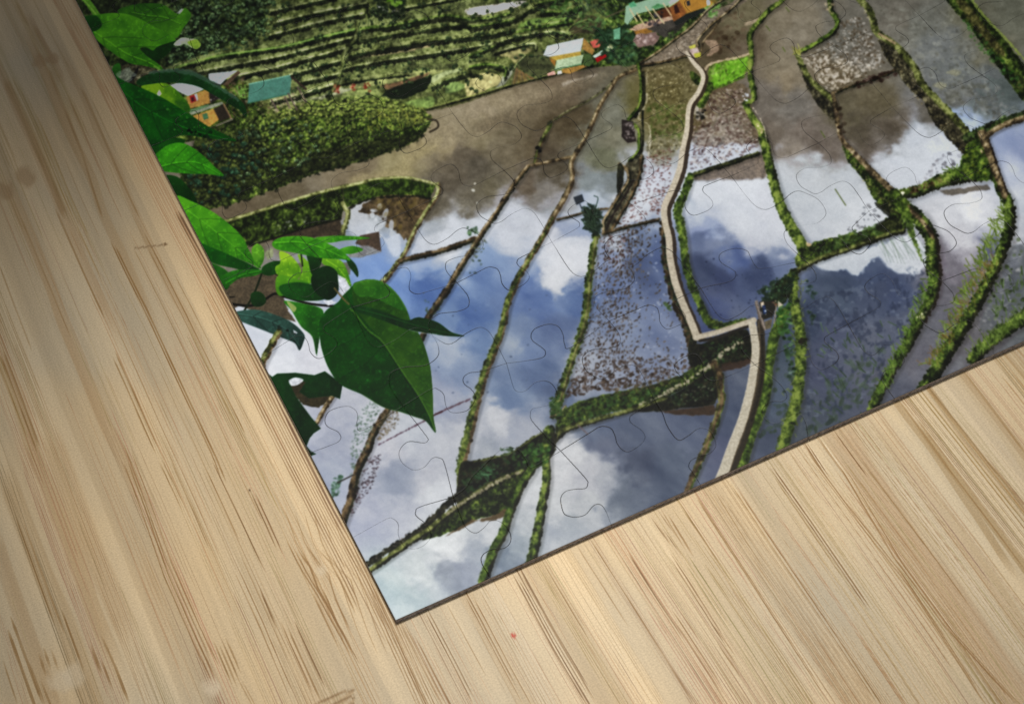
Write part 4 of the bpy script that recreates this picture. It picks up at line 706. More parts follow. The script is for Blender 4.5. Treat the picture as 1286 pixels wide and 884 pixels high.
poly([(406,378),(416,377),(422,380),(412,384)], (206,212,226), 1, 0, 1); poly([(424,345),(434,350),(440,362),(430,372),(426,366)], (206,210,224), 1.2, 0, .9)
line([(420,362),(430,374),(438,382)], 2.4, (110,96,60), .9)
# final tone of the print: deeper mid tones, crisp whites, a touch less colour in the water
x_ = np.clip(IMG, 0, 255) / 255.0
x_ = x_ ** (1.10 + .14 * np.clip((x_[..., 2:] - x_[..., :1]) * 6, 0, 1)); x_ = x_ - .035 * np.sin(2 * np.pi * x_)
g_ = x_.mean(-1, keepdims=True); x_ = g_ + (x_ - g_) * np.where((x_[..., 2:] > x_[..., :1]), .84 - .25 * ss(.62, .8, g_), np.where(x_[..., 1:2] > x_[..., :1] * 1.25, .90, 1.0))
IMG_S = soften(np.clip(x_ * 255.0, 0, 255).astype(np.float32), .10)
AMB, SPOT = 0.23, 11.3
LAMP_FIT = [0.3703, 0.3658, 0.1329, -0.9574, -0.0621, -2.3379]  # fit of the lamp's falloff, used to offset it in the print colour
# ------------------------------------------------------------------ 8. cutting the sheet into interlocking pieces
NU, NV = 11, 11
UB = [0, 26.4, 61.0, 87.5, 120.6, 147.7, 180, 211, 243, 275, 307, 339]
UR = [0, 28.4, 60.4, 91.5, 121.5, 151.5, 182.5, 213.5, 245, 276, 308, 339]
VR = [0, 28.6, 62.0, 99.0, 133.5, 168, 202, 237, 271, 305, 339, 373]
R_ = np.random.default_rng(21)
NODE = {}
for j in range(NV + 1):
    for i in range(NU + 1):
        u = UB[i] if j == 0 else UR[i]
        NODE[i, j] = np.array([u + (R_.normal() * 1.3 if 0 < i and j > 0 else 0), VR[j] + (R_.normal() * 1.6 if i and j else 0)])
for (i, j), p in {(1,0):(616.6,726),(2,0):(766,656),(3,0):(880,609),(4,0):(1014,547),(5,0):(1123,500),(0,1):(442,675),(1,1):(569,624),(2,1):(704,566),(3,1):(822,502),(4,1):(948,458),(5,1):(1065,407),
                  (0,2):(393,567),(1,2):(506,510),(2,2):(636,456),(3,2):(765,403),(4,2):(880,362),(5,2):(1011,327),(1,3):(443,386),(2,3):(574,355),(3,3):(693,304),(3,4):(633,214)}.items():
    NODE[i, j] = np.array(to_mm(*p))
for i in range(NU + 1): NODE[i, 0][1] = 0.0
for j in range(NV + 1): NODE[0, j][0] = 0.0
TV = [(.10,-.005),(.199,-.012),(.366,-.014),(.44,.01),(.467,.056),(.452,.171),(.414,.277),(.42,.34),(.487,.381),(.56,.41),(.65,.405),(.721,.369),(.755,.274),(.73,.19),(.711,.138),(.705,.06),(.731,.012),(.83,-.02)]
def tmpl_h():
    pts = [(704,566),(737,545),(744,540.5),(751,539),(760,542),(765,551),(768,561),(775,569),(783,571),(796,563),(802,556),(803,550),(798,543),(786,535),(784,529),(789,523),(822,502)]
    P = np.array([to_mm(*p) for p in pts]); e = P[-1] - P[0]; L = np.hypot(*e); t = e / L; n = np.array([t[1], -t[0]])
    return [((p - P[0]) @ t / L, (p - P[0]) @ n / L) for p in P[1:-1]]      # n>0 : downwards
TH = tmpl_h()
EDGE_V = {(1,0):[(577,645),(585,662),(597,669),(608,662),(617,653),(630,656),(640,668),(641,680),(633,688),(617,690),(606,697),(605,707)],
 (1,1):[(535,547),(537,553),(532,556),(515,554),(506,559),(501,568),(503,578),(511,586),(521,590),(533,586),(543,575),(552,575),(558,582)],
 (2,0):[(735,600),(738,607),(735,613),(722,614),(710,617),(704,626),(707,642),(712,647),(722,649),(735,646),(745,635),(753,633),(760,640)],
 (2,1):[(643,481),(647,490),(655,492),(662,489),(671,481),(683,478),(693,482),(699,492),(698,502),(690,508),(678,511),(669,513),(666,519),(670,531)],
 (3,0):[(832,519),(838,535),(851,552),(863,548),(877,538),(890,540),(898,552),(898,562),(890,570),(880,572),(868,578),(865,586),(870,593)],
 (4,0):[(974,477),(986,491),(988,499),(982,504),(970,504),(961,509),(957,517),(961,526),(972,532),(984,528),(996,520),(1006,521),(1012,532)],
 (5,0):[(1075,425),(1085,441),(1096,446),(1104,440),(1111,433),(1122,434),(1131,440),(1136,452),(1130,461),(1118,463),(1110,467),(1108,478)]}
EDGE_H = {(0,1):[(484,652),(493,651),(500,658),(500,671),(506,684),(517,689),(530,686),(540,676),(540,667),(534,657),(523,648),(522,642),(528,636)],
 (1,1):[(585,612),(592,600),(604,588),(619,573),(631,563),(640,561),(652,566),(660,577),(664,586),(672,585)],
 (0,2):[(412,560),(424,555),(428,549),(424,542),(412,536),(408,529),(411,519),(420,513),(437,510),(447,516),(449,525),(448,533),(456,540)],
 (1,2):[(541,489),(550,489),(557,495),(559,506),(562,514),(569,518),(585,516),(594,507),(597,498),(592,489),(583,482),(582,474),(590,468),(605,466)],
 (2,2):[(660,453),(681,449),(685,442),(680,436),(669,428),(667,420),(673,412),(689,407),(701,410),(707,420),(709,432),(717,436)],
 (4,2):[(892,359),(912,355),(922,350),(924,343),(919,338),(906,330),(903,322),(909,316),(924,312),(938,315),(943,324),(949,334),(960,337)],
 (4,1):[(974,442),(994,433),(1010,421),(1022,419),(1026,428),(1030,437),(1040,445),(1044,453),(1040,461),(1030,464),(1022,458)][:0]}
def edge(a, b, tm, flip, jit):
    e = b - a; L = np.hypot(*e); t = e / L; n = np.array([t[1], -t[0]])
    pts = [(x + jit * math.sin(3.14 * x), y) for x, y in tm]
    if flip: pts = [(1 - x, -y) for x, y in pts[::-1]]
    return [a] + [a + t * L * x + n * L * y for x, y in pts] + [b]
VE, HE = {}, {}
for j in range(NV):
    for i in range(1, NU + 1):
        a, b = NODE[i, j + 1], NODE[i, j]
        if (i, j) in EDGE_V: pts = [a] + [np.array(to_mm(*p)) for p in EDGE_V[i, j]] + [b]
        else: pts = edge(a, b, [(x, -y) for x, y in TV], (i + j) % 2 == 0, R_.normal() * .035)
        VE[i, j] = crom(pts, False, 5)
for j in range(1, NV + 1):
    for i in range(NU):
        a, b = NODE[i, j], NODE[i + 1, j]
        if EDGE_H.get((i, j)): pts = [a] + [np.array(to_mm(*p)) for p in EDGE_H[i, j]] + [b]
        else: pts = edge(a, b, TH, (i + j) % 2 == 0, R_.normal() * .035)
        HE[i, j] = crom(pts, False, 5)
def outline(i, j):
    P = []
    P += list(np.linspace(NODE[i, j], NODE[i + 1, j], 8)[:-1] if j == 0 else HE[i, j][:-1])
    P += list(VE[i + 1, j][::-1][:-1])
    P += list(HE[i, j + 1][::-1][:-1])
    P += list(np.linspace(NODE[i, j + 1], NODE[i, j], 8)[:-1] if i == 0 else VE[i, j][:-1])
    return np.array(P)

CELL = 0.21
def sample(u, v):
    x, y = to_pixel(u, v)
    fx = np.clip((x - GX[0, 0]) / ST, 0, W - 1.01); fy = np.clip((y - GY[0, 0]) / ST, 0, H - 1.01)
    xi = fx.astype(int); yi = fy.astype(int); fx = (fx - xi)[..., None]; fy = (fy - yi)[..., None]
    return (IMG_S[yi, xi] * (1 - fx) + IMG_S[yi, xi + 1] * fx) * (1 - fy) + (IMG_S[yi + 1, xi] * (1 - fx) + IMG_S[yi + 1, xi + 1] * fx) * fy
def s2l(c):
    c = np.clip(c / 255.0, 0, 1); return np.where(c < .04045, c / 12.92, ((c + .055) / 1.055) ** 2.4)

sc = bpy.context.scene; COL = sc.collection
MM = 0.001
def mesh_obj(name, V, quads, mats, matidx=None, attr=None, smooth=False, parent=None):
    me = bpy.data.meshes.new(name)
    me.vertices.add(len(V)); me.vertices.foreach_set('co', np.ascontiguousarray(V, np.float32).ravel())
    nf = len(quads); me.loops.add(nf * 4); me.polygons.add(nf)
    me.loops.foreach_set('vertex_index', np.ascontiguousarray(quads, np.int32).ravel())
    me.polygons.foreach_set('loop_start', np.arange(nf, dtype=np.int32) * 4)
    for m in mats: me.materials.append(m)
    if matidx is not None: me.polygons.foreach_set('material_index', matidx.astype(np.int32))
    if attr is not None:
        at = me.color_attributes.new('print', 'FLOAT_COLOR', 'POINT')
        rgba = np.ones((len(V), 4), np.float32); rgba[:, :3] = attr; at.data.foreach_set('color', rgba.ravel())
    me.update(calc_edges=True); me.validate()
    if smooth: me.polygons.foreach_set('use_smooth', np.ones(nf, bool))
    o = bpy.data.objects.new(name, me); COL.objects.link(o)
    if parent: o.parent = parent
    return o

def build_piece(i, j, mats, parent):
    O = outline(i, j); n = len(O)
    u0, v0 = O.min(0); u1, v1 = O.max(0)
    # skip pieces the photograph does not reach
    ax, ay = to_pixel(O[:, 0], O[:, 1])
    if not ((ax > -12) & (ax < 1300) & (ay > -14) & (ay < 900)).any(): return None
    g0 = int(math.floor(u0 / CELL)) - 1; g1 = int(math.ceil(u1 / CELL)) + 1; h0 = int(math.floor(v0 / CELL)) - 1; h1 = int(math.ceil(v1 / CELL)) + 1
    cu = (np.arange(g0, g1) + .5) * CELL; cv = (np.arange(h0, h1) + .5) * CELL
    X = cu[None, :].repeat(len(cv), 0); Y = cv[:, None].repeat(len(cu), 1)
    ins = np.zeros(X.shape, bool)
    for k in range(n):
        a = O[k]; b = O[(k + 1) % n]
        if a[1] == b[1]: continue
        r0 = max(0, int((min(a[1], b[1]) / CELL) - h0) - 1); r1 = int((max(a[1], b[1]) / CELL) - h0) + 2
        y = Y[r0:r1]; ins[r0:r1] ^= ((a[1] > y) != (b[1] > y)) & (X[r0:r1] < (b[0] - a[0]) * (y - a[1]) / (b[1] - a[1]) + a[0])
    # keep only faces whose removal leaves no bow ties
    for _ in range(2):
        p = np.pad(ins, 1); nb = p[1:-1, :-2].astype(int) + p[1:-1, 2:] + p[:-2, 1:-1] + p[2:, 1:-1]; ins &= nb >= 2
    nr, nc = ins.shape
    idx = np.arange((nr + 1) * (nc + 1)).reshape(nr + 1, nc + 1)
    q = np.stack([idx[:-1, :-1][ins], idx[:-1, 1:][ins], idx[1:, 1:][ins], idx[1:, :-1][ins]], 1)
    p = np.pad(ins, 1)
    cnt = p[:-1, :-1].astype(int) + p[:-1, 1:] + p[1:, :-1] + p[1:, 1:]
    bnd = (cnt > 0) & (cnt < 4)
    VX = ((np.arange(nc + 1) + g0) * CELL)[None, :].repeat(nr + 1, 0).astype(float).ravel(); VY = ((np.arange(nr + 1) + h0) * CELL)[:, None].repeat(nc + 1, 1).astype(float).ravel()
    cen = O.mean(0)
    # snap the rim to the cut line, a hair inside it
    bi = np.where(bnd.ravel())[0]; bx = VX[bi]; by = VY[bi]; bd = np.full(len(bi), 1e9); sx = bx.copy(); sy = by.copy(); nx = np.zeros(len(bi)); ny = np.zeros(len(bi))
    for k in range(n):
        a = O[k]; b = O[(k + 1) % n]; e = b - a; l2 = e @ e
        if l2 < 1e-9: continue
        t = np.clip(((bx - a[0]) * e[0] + (by - a[1]) * e[1]) / l2, 0, 1); qx = a[0] + t * e[0]; qy = a[1] + t * e[1]; d = np.hypot(bx - qx, by - qy)
        m = d < bd; bd[m] = d[m]; sx[m] = qx[m]; sy[m] = qy[m]; L = math.sqrt(l2); nx[m] = -e[1] / L; ny[m] = e[0] / L
    gap = np.full(len(bi), .03 + .02 * R_.random())
    gap *= .3 + 1.3 * vn(sx / 9, sy / 9, 301)
    border = (sy < .02) | (sx < .02); gap[border] = 0
    ok = bd < CELL * 1.6
    VX[bi[ok]] = (sx + nx * gap)[ok]; VY[bi[ok]] = (sy + ny * gap)[ok]
    Z = np.full(len(VX), THICK) + (VX - cen[0]) * R_.normal() * .0006 + (VY - cen[1]) * R_.normal() * .0006 + R_.normal() * .012
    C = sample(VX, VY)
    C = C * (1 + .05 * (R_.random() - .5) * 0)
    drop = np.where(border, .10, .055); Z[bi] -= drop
    face = nx * .5 - ny * .86            # edges turned towards the lower right get a darker rim colour
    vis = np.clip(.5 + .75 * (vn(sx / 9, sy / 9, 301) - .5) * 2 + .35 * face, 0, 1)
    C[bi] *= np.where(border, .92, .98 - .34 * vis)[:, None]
    px_, py_ = to_pixel(VX, VY); a_ = (px_ - 643) / 643; b_ = (py_ - 442) / 643
    lamp_comp = np.exp(-(LAMP_FIT[0] + LAMP_FIT[1] * a_ + LAMP_FIT[2] * b_ + LAMP_FIT[3] * a_ * a_ + LAMP_FIT[4] * a_ * b_ + LAMP_FIT[5] * b_ * b_))     # lamp falloff divided out of the print colour: lighter where the lamp is dim
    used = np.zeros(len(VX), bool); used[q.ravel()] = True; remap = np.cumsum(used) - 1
    top = np.stack([VX[used], VY[used], Z[used]], 1); Q = remap[q]; C = np.clip(s2l(C[used]) * np.clip(lamp_comp[used], .5, 2.2)[:, None], 0, .93)
    # walls: rim edges that belong to one face only
    E = np.concatenate([Q[:, [0, 1]], Q[:, [1, 2]], Q[:, [2, 3]], Q[:, [3, 0]]]); key = np.sort(E, 1); key = key[:, 0].astype(np.int64) * len(top) + key[:, 1]
    _, inv, c = np.unique(key, return_inverse=True, return_counts=True); rim = E[c[inv] == 1]
    rv = np.unique(rim); mp = -np.ones(len(top), int); mp[rv] = np.arange(len(rv))
    nT = len(top); up = top[rv].copy(); lo = up.copy(); lo[:, 2] = 0.03
    mid = up.copy(); mid[:, 2] -= .16
    jag = (vn(up[:, 0] / .5, up[:, 1] / .5, 310) - .5) * .22
    dirx = cen[0] - mid[:, 0]; diry = cen[1] - mid[:, 1]; dl = np.hypot(dirx, diry) + 1e-6
    lo[:, 0] += dirx / dl * (jag + .10); lo[:, 1] += diry / dl * (jag + .10)
    V = np.concatenate([top, up, mid, lo]); n1 = nT + len(rv); n2 = n1 + len(rv)
    a = mp[rim[:, 0]]; b = mp[rim[:, 1]]
    w1 = np.stack([b + nT, a + nT, a + n1, b + n1], 1); w2 = np.stack([b + n1, a + n1, a + n2, b + n2], 1)
    ALLQ = np.concatenate([Q, w1, w2]); mi = np.concatenate([np.zeros(len(Q)), np.ones(len(w1)), np.full(len(w2), 2)])
    cc = np.concatenate([C, C[rv] * .8, np.tile(C[rv].mean(0) * 0 + .1, (2 * len(rv), 1))])
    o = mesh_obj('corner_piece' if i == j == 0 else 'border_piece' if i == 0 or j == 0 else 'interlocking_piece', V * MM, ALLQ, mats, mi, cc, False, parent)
    return o
# ------------------------------------------------------------------ 9. materials
def nmat(name):
    m = bpy.data.materials.new(name); m.use_nodes = True; nt = m.node_tree
    for n in list(nt.nodes): nt.nodes.remove(n)
    out = nt.nodes.new('ShaderNodeOutputMaterial'); b = nt.nodes.new('ShaderNodeBsdfPrincipled'); nt.links.new(b.outputs[0], out.inputs[0])
    return m, nt, b
def nd(nt, t, **k):
    n = nt.nodes.new(t)
    for a, v in k.items():
        if a in n.inputs: n.inputs[a].default_value = v
        else: setattr(n, a, v)
    return n
def print_mat():
    m, nt, b = nmat('printed_card'); L = nt.links.new
    at = nd(nt, 'ShaderNodeAttribute', attribute_name='print'); tc = nd(nt, 'ShaderNodeTexCoord')
    n1 = nd(nt, 'ShaderNodeTexNoise', Scale=2600.0, Detail=2.0); L(tc.outputs['Object'], n1.inputs['Vector'])
    mr = nd(nt, 'ShaderNodeMapRange'); mr.inputs['To Min'].default_value = .92; mr.inputs['To Max'].default_value = 1.08; L(n1.outputs['Fac'], mr.inputs['Value'])
    mx = nd(nt, 'ShaderNodeVectorMath', operation='SCALE'); L(at.outputs['Color'], mx.inputs[0]); L(mr.outputs[0], mx.inputs['Scale']); L(mx.outputs[0], b.inputs['Base Color'])
    b.inputs['Roughness'].default_value = .5; b.inputs['Specular IOR Level'].default_value = .1
    n2 = nd(nt, 'ShaderNodeTexNoise', Scale=900.0, Detail=3.0); L(tc.outputs['Object'], n2.inputs['Vector'])
    bp = nd(nt, 'ShaderNodeBump', Strength=.06, Distance=.0002); L(n2.outputs['Fac'], bp.inputs['Height']); L(bp.outputs[0], b.inputs['Normal'])
    return m
def board_mat(name, c0, c1, sc_):
    m, nt, b = nmat(name); L = nt.links.new
    tc = nd(nt, 'ShaderNodeTexCoord'); mp = nd(nt, 'ShaderNodeMapping'); mp.inputs['Scale'].default_value = (1, 1, 3.5); L(tc.outputs['Object'], mp.inputs[0])
    n1 = nd(nt, 'ShaderNodeTexNoise', Scale=sc_, Detail=4.0); L(mp.outputs[0], n1.inputs['Vector'])
    r = nd(nt, 'ShaderNodeValToRGB'); r.color_ramp.elements[0].position = .35; r.color_ramp.elements[1].position = .68
    r.color_ramp.elements[0].color = (*c0, 1); r.color_ramp.elements[1].color = (*c1, 1); L(n1.outputs['Fac'], r.inputs[0]); L(r.outputs[0], b.inputs['Base Color'])
    b.inputs['Roughness'].default_value = .9; b.inputs['Specular IOR Level'].default_value = .1
    bp = nd(nt, 'ShaderNodeBump', Strength=.5, Distance=.0002); L(n1.outputs['Fac'], bp.inputs['Height']); L(bp.outputs[0], b.inputs['Normal'])
    return m
def wood_mat():
    m, nt, b = nmat('bamboo_wood'); L = nt.links.new
    at = nd(nt, 'ShaderNodeAttribute', attribute_name='print'); tc = nd(nt, 'ShaderNodeTexCoord')
    mp = nd(nt, 'ShaderNodeMapping'); mp.inputs['Scale'].default_value = (1, .05, 1); L(tc.outputs['Object'], mp.inputs[0])
    n1 = nd(nt, 'ShaderNodeTexNoise', Scale=2400.0, Detail=3.0); L(mp.outputs[0], n1.inputs['Vector'])
    n3 = nd(nt, 'ShaderNodeTexNoise', Scale=2100.0, Detail=2.0); L(tc.outputs['Object'], n3.inputs['Vector'])
    ad = nd(nt, 'ShaderNodeMath', operation='ADD'); q1 = nd(nt, 'ShaderNodeMath', operation='MULTIPLY'); q1.inputs[1].default_value = .25; L(n1.outputs['Fac'], q1.inputs[0]); q3 = nd(nt, 'ShaderNodeMath', operation='MULTIPLY'); q3.inputs[1].default_value = 1.15; L(n3.outputs['Fac'], q3.inputs[0]); L(q1.outputs[0], ad.inputs[0]); L(q3.outputs[0], ad.inputs[1])
    mr = nd(nt, 'ShaderNodeMapRange'); mr.inputs['From Min'].default_value = .45; mr.inputs['From Max'].default_value = .95; mr.inputs['To Min'].default_value = .86; mr.inputs['To Max'].default_value = 1.14; L(ad.outputs[0], mr.inputs['Value'])
    mx = nd(nt, 'ShaderNodeVectorMath', operation='SCALE'); L(at.outputs['Color'], mx.inputs[0]); L(mr.outputs[0], mx.inputs['Scale']); L(mx.outputs[0], b.inputs['Base Color'])
    b.inputs['Roughness'].default_value = .5; b.inputs['Specular IOR Level'].default_value = .25
    bp = nd(nt, 'ShaderNodeBump', Strength=.05, Distance=.0002); L(n1.outputs['Fac'], bp.inputs['Height']); L(bp.outputs[0], b.inputs['Normal'])
    return m
M_PRINT = print_mat(); M_EDGE = board_mat('paper_edge', (.22, .20, .18), (.52, .50, .47), 1200.0); M_BOARD = board_mat('grey_chipboard', (.13, .115, .115), (.52, .47, .46), 900.0); M_WOOD = wood_mat()

# ------------------------------------------------------------------ 10. bamboo table top
DU, DV = .165, .7
WU = np.arange(-140, 236, DU); WV = np.arange(-130, 326, DV)
UU = WU[None, :].repeat(len(WV), 0); VV = WV[:, None].repeat(len(WU), 1)
def wmm(x, y): return to_mm(x, y, -THICK)
WC = np.zeros(UU.shape + (3,), np.float32)
wv = VV + 0; bend = (fbm(UU / 60, VV / 160, 401, 2) - .5) * 1.6; SH = .045 * ss(50, 110, UU); ub = UU + bend - SH * VV
soft = np.clip(ss(120, 290, VV) + ss(150, 220, UU), 0, 1)                 # focus blur painted into the far grain: lines wider, softer, fainter
# laminated strips
edges = []; u = -150.0; Rw = np.random.default_rng(5)
tone = np.zeros(UU.shape, np.float32); hue = np.zeros(UU.shape, np.float32)
while u < 250:
    w = Rw.uniform(3.5, 15); t = Rw.normal() * .7; h = Rw.normal() * .5
    k = ss(u - .3, u + .3, ub) * (1 - ss(u + w - .3, u + w + .3, ub)); tone += k * t; hue += k * h; edges.append(u); u += w
base = np.array((204, 180, 142), np.float32)
f1 = fbm(ub / 1.1, VV / 60, 411, 3) - .5; f2 = fbm(ub / 4.5, VV / 110, 421, 3) - .5; f3 = vn(ub / .45, VV / 30, 431) - .5; f4 = fbm(UU / 30, VV / 45, 441, 3) - .5
f5 = fbm(ub / .6, VV / 200, 481, 3) - .5; lum = 1 + .042 * tone + f1 * .035 + f2 * .14 + f3 * .015 + f4 * .06 + f5 * .045 * (1 - .6 * soft)
WC[:] = base * lum[..., None]
WC += ((hue * .4 + f4 * 2.0)[..., None]) * np.array((5, -1, -8), np.float32)
def wput(iv, iu, col, al): WC[iv, iu] += (np.asarray(col, np.float32) - WC[iv, iu]) * al[..., None]
def streak(P, w, al, col=(134, 98, 54), hl=0.0, sf=.12):
    """grain line through points P (mm): taper at both ends"""
    P = np.array(P, float); o = np.argsort(P[:, 1]); P = P[o]
    a = np.searchsorted(WV, P[0, 1]); b = np.searchsorted(WV, P[-1, 1])
    if b - a < 2: return
    vv = WV[a:b]; cu_ = np.interp(vv, P[:, 1], P[:, 0]); t = (vv - P[0, 1]) / (P[-1, 1] - P[0, 1])
    cu_ = cu_ - (vn(cu_ / 25, vv / 60, 451) - .5) * 1.2 - (vn(cu_ / 9, vv / 22, 454) - .5) * .25
    lo = np.searchsorted(WU, cu_.min() - 3.5 * w - 1); hi = np.searchsorted(WU, cu_.max() + 3.5 * w + 1)
    if hi - lo < 1: return
    tap = np.clip(np.minimum(t, 1 - t) * (P[-1, 1] - P[0, 1]) / 4, 0, 1); s_ = soft[a:b, lo:hi]
    d = np.abs(WU[None, lo:hi] - cu_[:, None]); ww = w * (.7 + .6 * vn(vv / 14, np.full_like(vv, P[0, 0]), 452))[:, None] * (.5 + .5 * tap[:, None]) * (1 + .9 * s_)
    A = np.clip((ww / 2 - d) / (sf + .5 * s_) + .5, 0, 1) * tap[:, None] ** .6 * al * (1 - .55 * s_)
    A = A * (.6 + .6 * vn(vv / 8, np.full_like(vv, P[0, 0] * 2.1), 453))[:, None]
    wput(slice(a, b), slice(lo, hi), col, np.clip(A, 0, 1))
    if hl:
        d = np.abs(WU[None, lo:hi] - cu_[:, None] - w * .9); A = np.clip((w * .35 - d) / .22 + .5, 0, 1) * tap[:, None] * hl * (1 - .7 * s_)
        wput(slice(a, b), slice(lo, hi), (232, 212, 180), A)
def px(pts): return [wmm(*p) for p in pts]
def straighten(P, k=.25):
    P = np.array(P, float); sl_ = .045 * float(ss(50, 110, P[:, 0].mean())); m = (P[:, 0] - sl_ * P[:, 1]).mean()
    P[:, 0] = m + sl_ * P[:, 1] + k * ((P[:, 0] - sl_ * P[:, 1]) - m); return P
# broad soft colour bands seen between the strips
for pts, w, al, col in (([(1080,575),(1140,690),(1276,876)], 9, .40, (176,142,104)), ([(1150,620),(1283,800)], 7, .45, (214,194,164)), ([(1130,560),(1220,700),(1286,800)], 4, .25, (168,136,92)),
        ([(1178,560),(1286,715)], 2.2, .5, (156,126,80)), ([(28,274),(88,425),(151,570)], 3.5, .35, (172,136,92)), ([(0,103),(40,174),(84,275),(120,360)], 3, .35, (170,136,96)), ([(59,84),(103,193),(131,275),(160,345)], 3.0, .40, (166,132,88)),
        ([(103,109),(174,275),(230,400)], 2.4, .35, (168,136,96)), ([(613,738),(688,876),(700,900)], 4, .5, (216,196,164)), ([(1210,463),(1300,595)], 2.2, .45, (160,128,88)), ([(1161,484),(1254,600),(1286,640)], 1.8, .45, (158,126,84)),
        ([(1131,500),(1191,600),(1240,680)], 2.0, .45, (160,130,86)), ([(1190,470),(1286,620)], 5, .3, (218,198,168)), ([(40,31),(60,66),(72,92)], 3, .4, (160,128,92)), ([(230,560),(330,800),(366,890)], 6, .25, (214,194,160)),
        ([(20,640),(100,830),(120,890)], 5, .35, (170,136,90)), ([(0,700),(60,860)], 4, .3, (164,130,88)), ([(0,446),(45,570),(120,760)], 4, .35, (168,134,90)), ([(70,580),(150,760)], 6, .3, (178,146,104))):
    P = straighten(px(pts), .35); o = np.argsort(P[:, 1]); P = P[o]; P[0] += (P[0] - P[-1]) * .25; P[-1] += (P[-1] - P[0]) * .2; a = max(0, np.searchsorted(WV, P[0, 1])); b = np.searchsorted(WV, P[-1, 1])
    if b - a > 2:
        cu_ = np.interp(WV[a:b], P[:, 1], P[:, 0])[:, None] + (vn(WV[a:b] / 20, WV[a:b] * 0 + P[0, 0], 455)[:, None] - .5) * 1.5; t = np.linspace(0, 1, b - a)[:, None]
        A = ss(w * .58, w * .42, np.abs(WU[None, :] - cu_)) * al * np.clip(np.minimum(t, 1 - t) * 9, 0, 1) * (.6 + .8 * vn(UU[a:b] / 1.3, VV[a:b] / 60, 456)); wput(slice(a, b), slice(0, len(WU)), col, np.clip(A, 0, 1))
# fine grain: bundles of long, thin, parallel fibre lines, and loose ones between
def dens(u, v): return ss(.30, .75, vn(np.array([u / 6.0]), np.array([v / 110]), 461)[0])
for k in range(170):
    u = Rw.uniform(-135, 228); v = Rw.uniform(-125, 315 if u < 0 else 4); L0 = Rw.uniform(60, 240); n_ = int(Rw.integers(3, 11)); sp = Rw.uniform(.38, 1.0)
    cc_ = np.array((140 + Rw.normal() * 10, 104 + Rw.normal() * 8, 60 + Rw.normal() * 6)); wl = Rw.uniform(.5, 1)
    for m_ in range(n_):
        uu = u + m_ * sp + Rw.normal() * .12; s1 = .045 * float(ss(50, 110, uu)); ln = L0 * Rw.uniform(.35, 1); vc = v + Rw.normal() * 10
        streak([(uu - s1 * ln / 2, vc - ln / 2), (uu + s1 * ln / 2, vc + ln / 2)], Rw.uniform(.06, .19), Rw.uniform(.45, 1.0) * wl, cc_, hl=.35 if Rw.random() < .25 else 0)
for k in range(800):
    u = Rw.uniform(-135, 230); v = Rw.uniform(-128, 320 if u < 0 else 6)
    if Rw.random() > dens(u, v) + .1: continue
    ln = Rw.uniform(12, 90); s1 = .045 * float(ss(50, 110, u)); streak([(u - s1 * ln / 2, v - ln / 2), (u + s1 * ln / 2, v + ln / 2)], Rw.uniform(.04, .15), Rw.uniform(.25, .8), (144 + Rw.normal() * 10, 110 + Rw.normal() * 8, 66 + Rw.normal() * 6), hl=.25 if Rw.random() < .2 else 0)
for k in range(500):      # short ticks and pale fibres
    u = Rw.uniform(-60, 190); v = Rw.uniform(-110, 60 if u < 0 else 0); streak([(u, v), (u + .2 * float(ss(50, 110, u)), v + Rw.uniform(2, 9))], Rw.uniform(.06, .16), Rw.uniform(.2, .6), (142, 108, 66) if Rw.random() < .5 else (226, 208, 178))
D_ = (134, 96, 48); E_ = (112, 76, 34)
def S(pts, w=.35, al=.8, col=D_, n=1, gap=1.2, hl=.0):
    P = np.array(px(pts)) if (len(pts) > 3 or (350 < pts[0][0] < 410 and 680 < pts[0][1] < 745)) else straighten(px(pts))
    for k in range(n): streak(P + np.array([gap * .8 * k + (Rw.normal() * .12 if k else 0), Rw.normal() * 3 if k else 0]), w * Rw.uniform(.62, .95), min(1, al * Rw.uniform(.72, 1.0)), col, hl)
S([(70,260),(100,330),(130,400)], .6, .7); S([(140,302),(196,425),(263,570),(275,600)], .45, .85, n=2, gap=.9); S([(170,312),(245,470),(290,575)], .35, .7); S([(186,312),(245,435),(315,570)], .4, .8, n=2, gap=1.4, hl=.2)
S([(215,345),(275,460),(350,590)], .3, .7); S([(0,330),(38,442)], .5, .5); S([(0,446),(45,570)], .6, .75, n=2, gap=1.6); S([(140,449),(196,570)], .5, .75, n=2, gap=1.5); S([(28,274),(88,425)], .6, .4)
S([(103,109),(174,275)], .7, .55); S([(59,84),(68,110),(103,193),(131,275)], .7, .6); S([(0,103),(40,174),(84,275)], .8, .55, n=2, gap=1.4); S([(240,300),(300,420),(360,540)], .3, .55, n=2, gap=1.2); S([(40,31),(68,75)], .9, .5); S([(20,0),(36,34)], .8, .4); S([(140,60),(200,200),(250,300)], .5, .4)
for k in range(9):   # fine lines hugging the left border of the puzzle
    o = 1.0 + k * .75; a = Rw.uniform(330, 470); b = Rw.uniform(700, 800)
    x0, x1 = 95 + a / 1.935, 95 + b / 1.935; P = np.array(px([(x0, a), (x1, b)])); P[:, 0] = -o; P[0, 0] -= .3
    streak(P, Rw.uniform(.22, .4), Rw.uniform(.5, .9), (126, 90, 52), hl=.25)
P = np.array(px([(230,262),(440,668)])); P[:, 0] = -1.1; streak(P, .6, .85, (112, 80, 52)); P[:, 0] = -2.0; streak(P, .4, .8, (130, 96, 60))
S([(155,580),(206,724),(241,804),(265,855)], .42, .9, n=4, gap=1.35); S([(196,580),(230,642)], .4, .85, n=2, gap=1.3); S([(215,580),(260,690)], .35, .6); S([(261,580),(334,718)], .45, .95, E_); S([(255,590),(300,680)], .35, .7); S([(290,580),(330,660)], .3, .7)
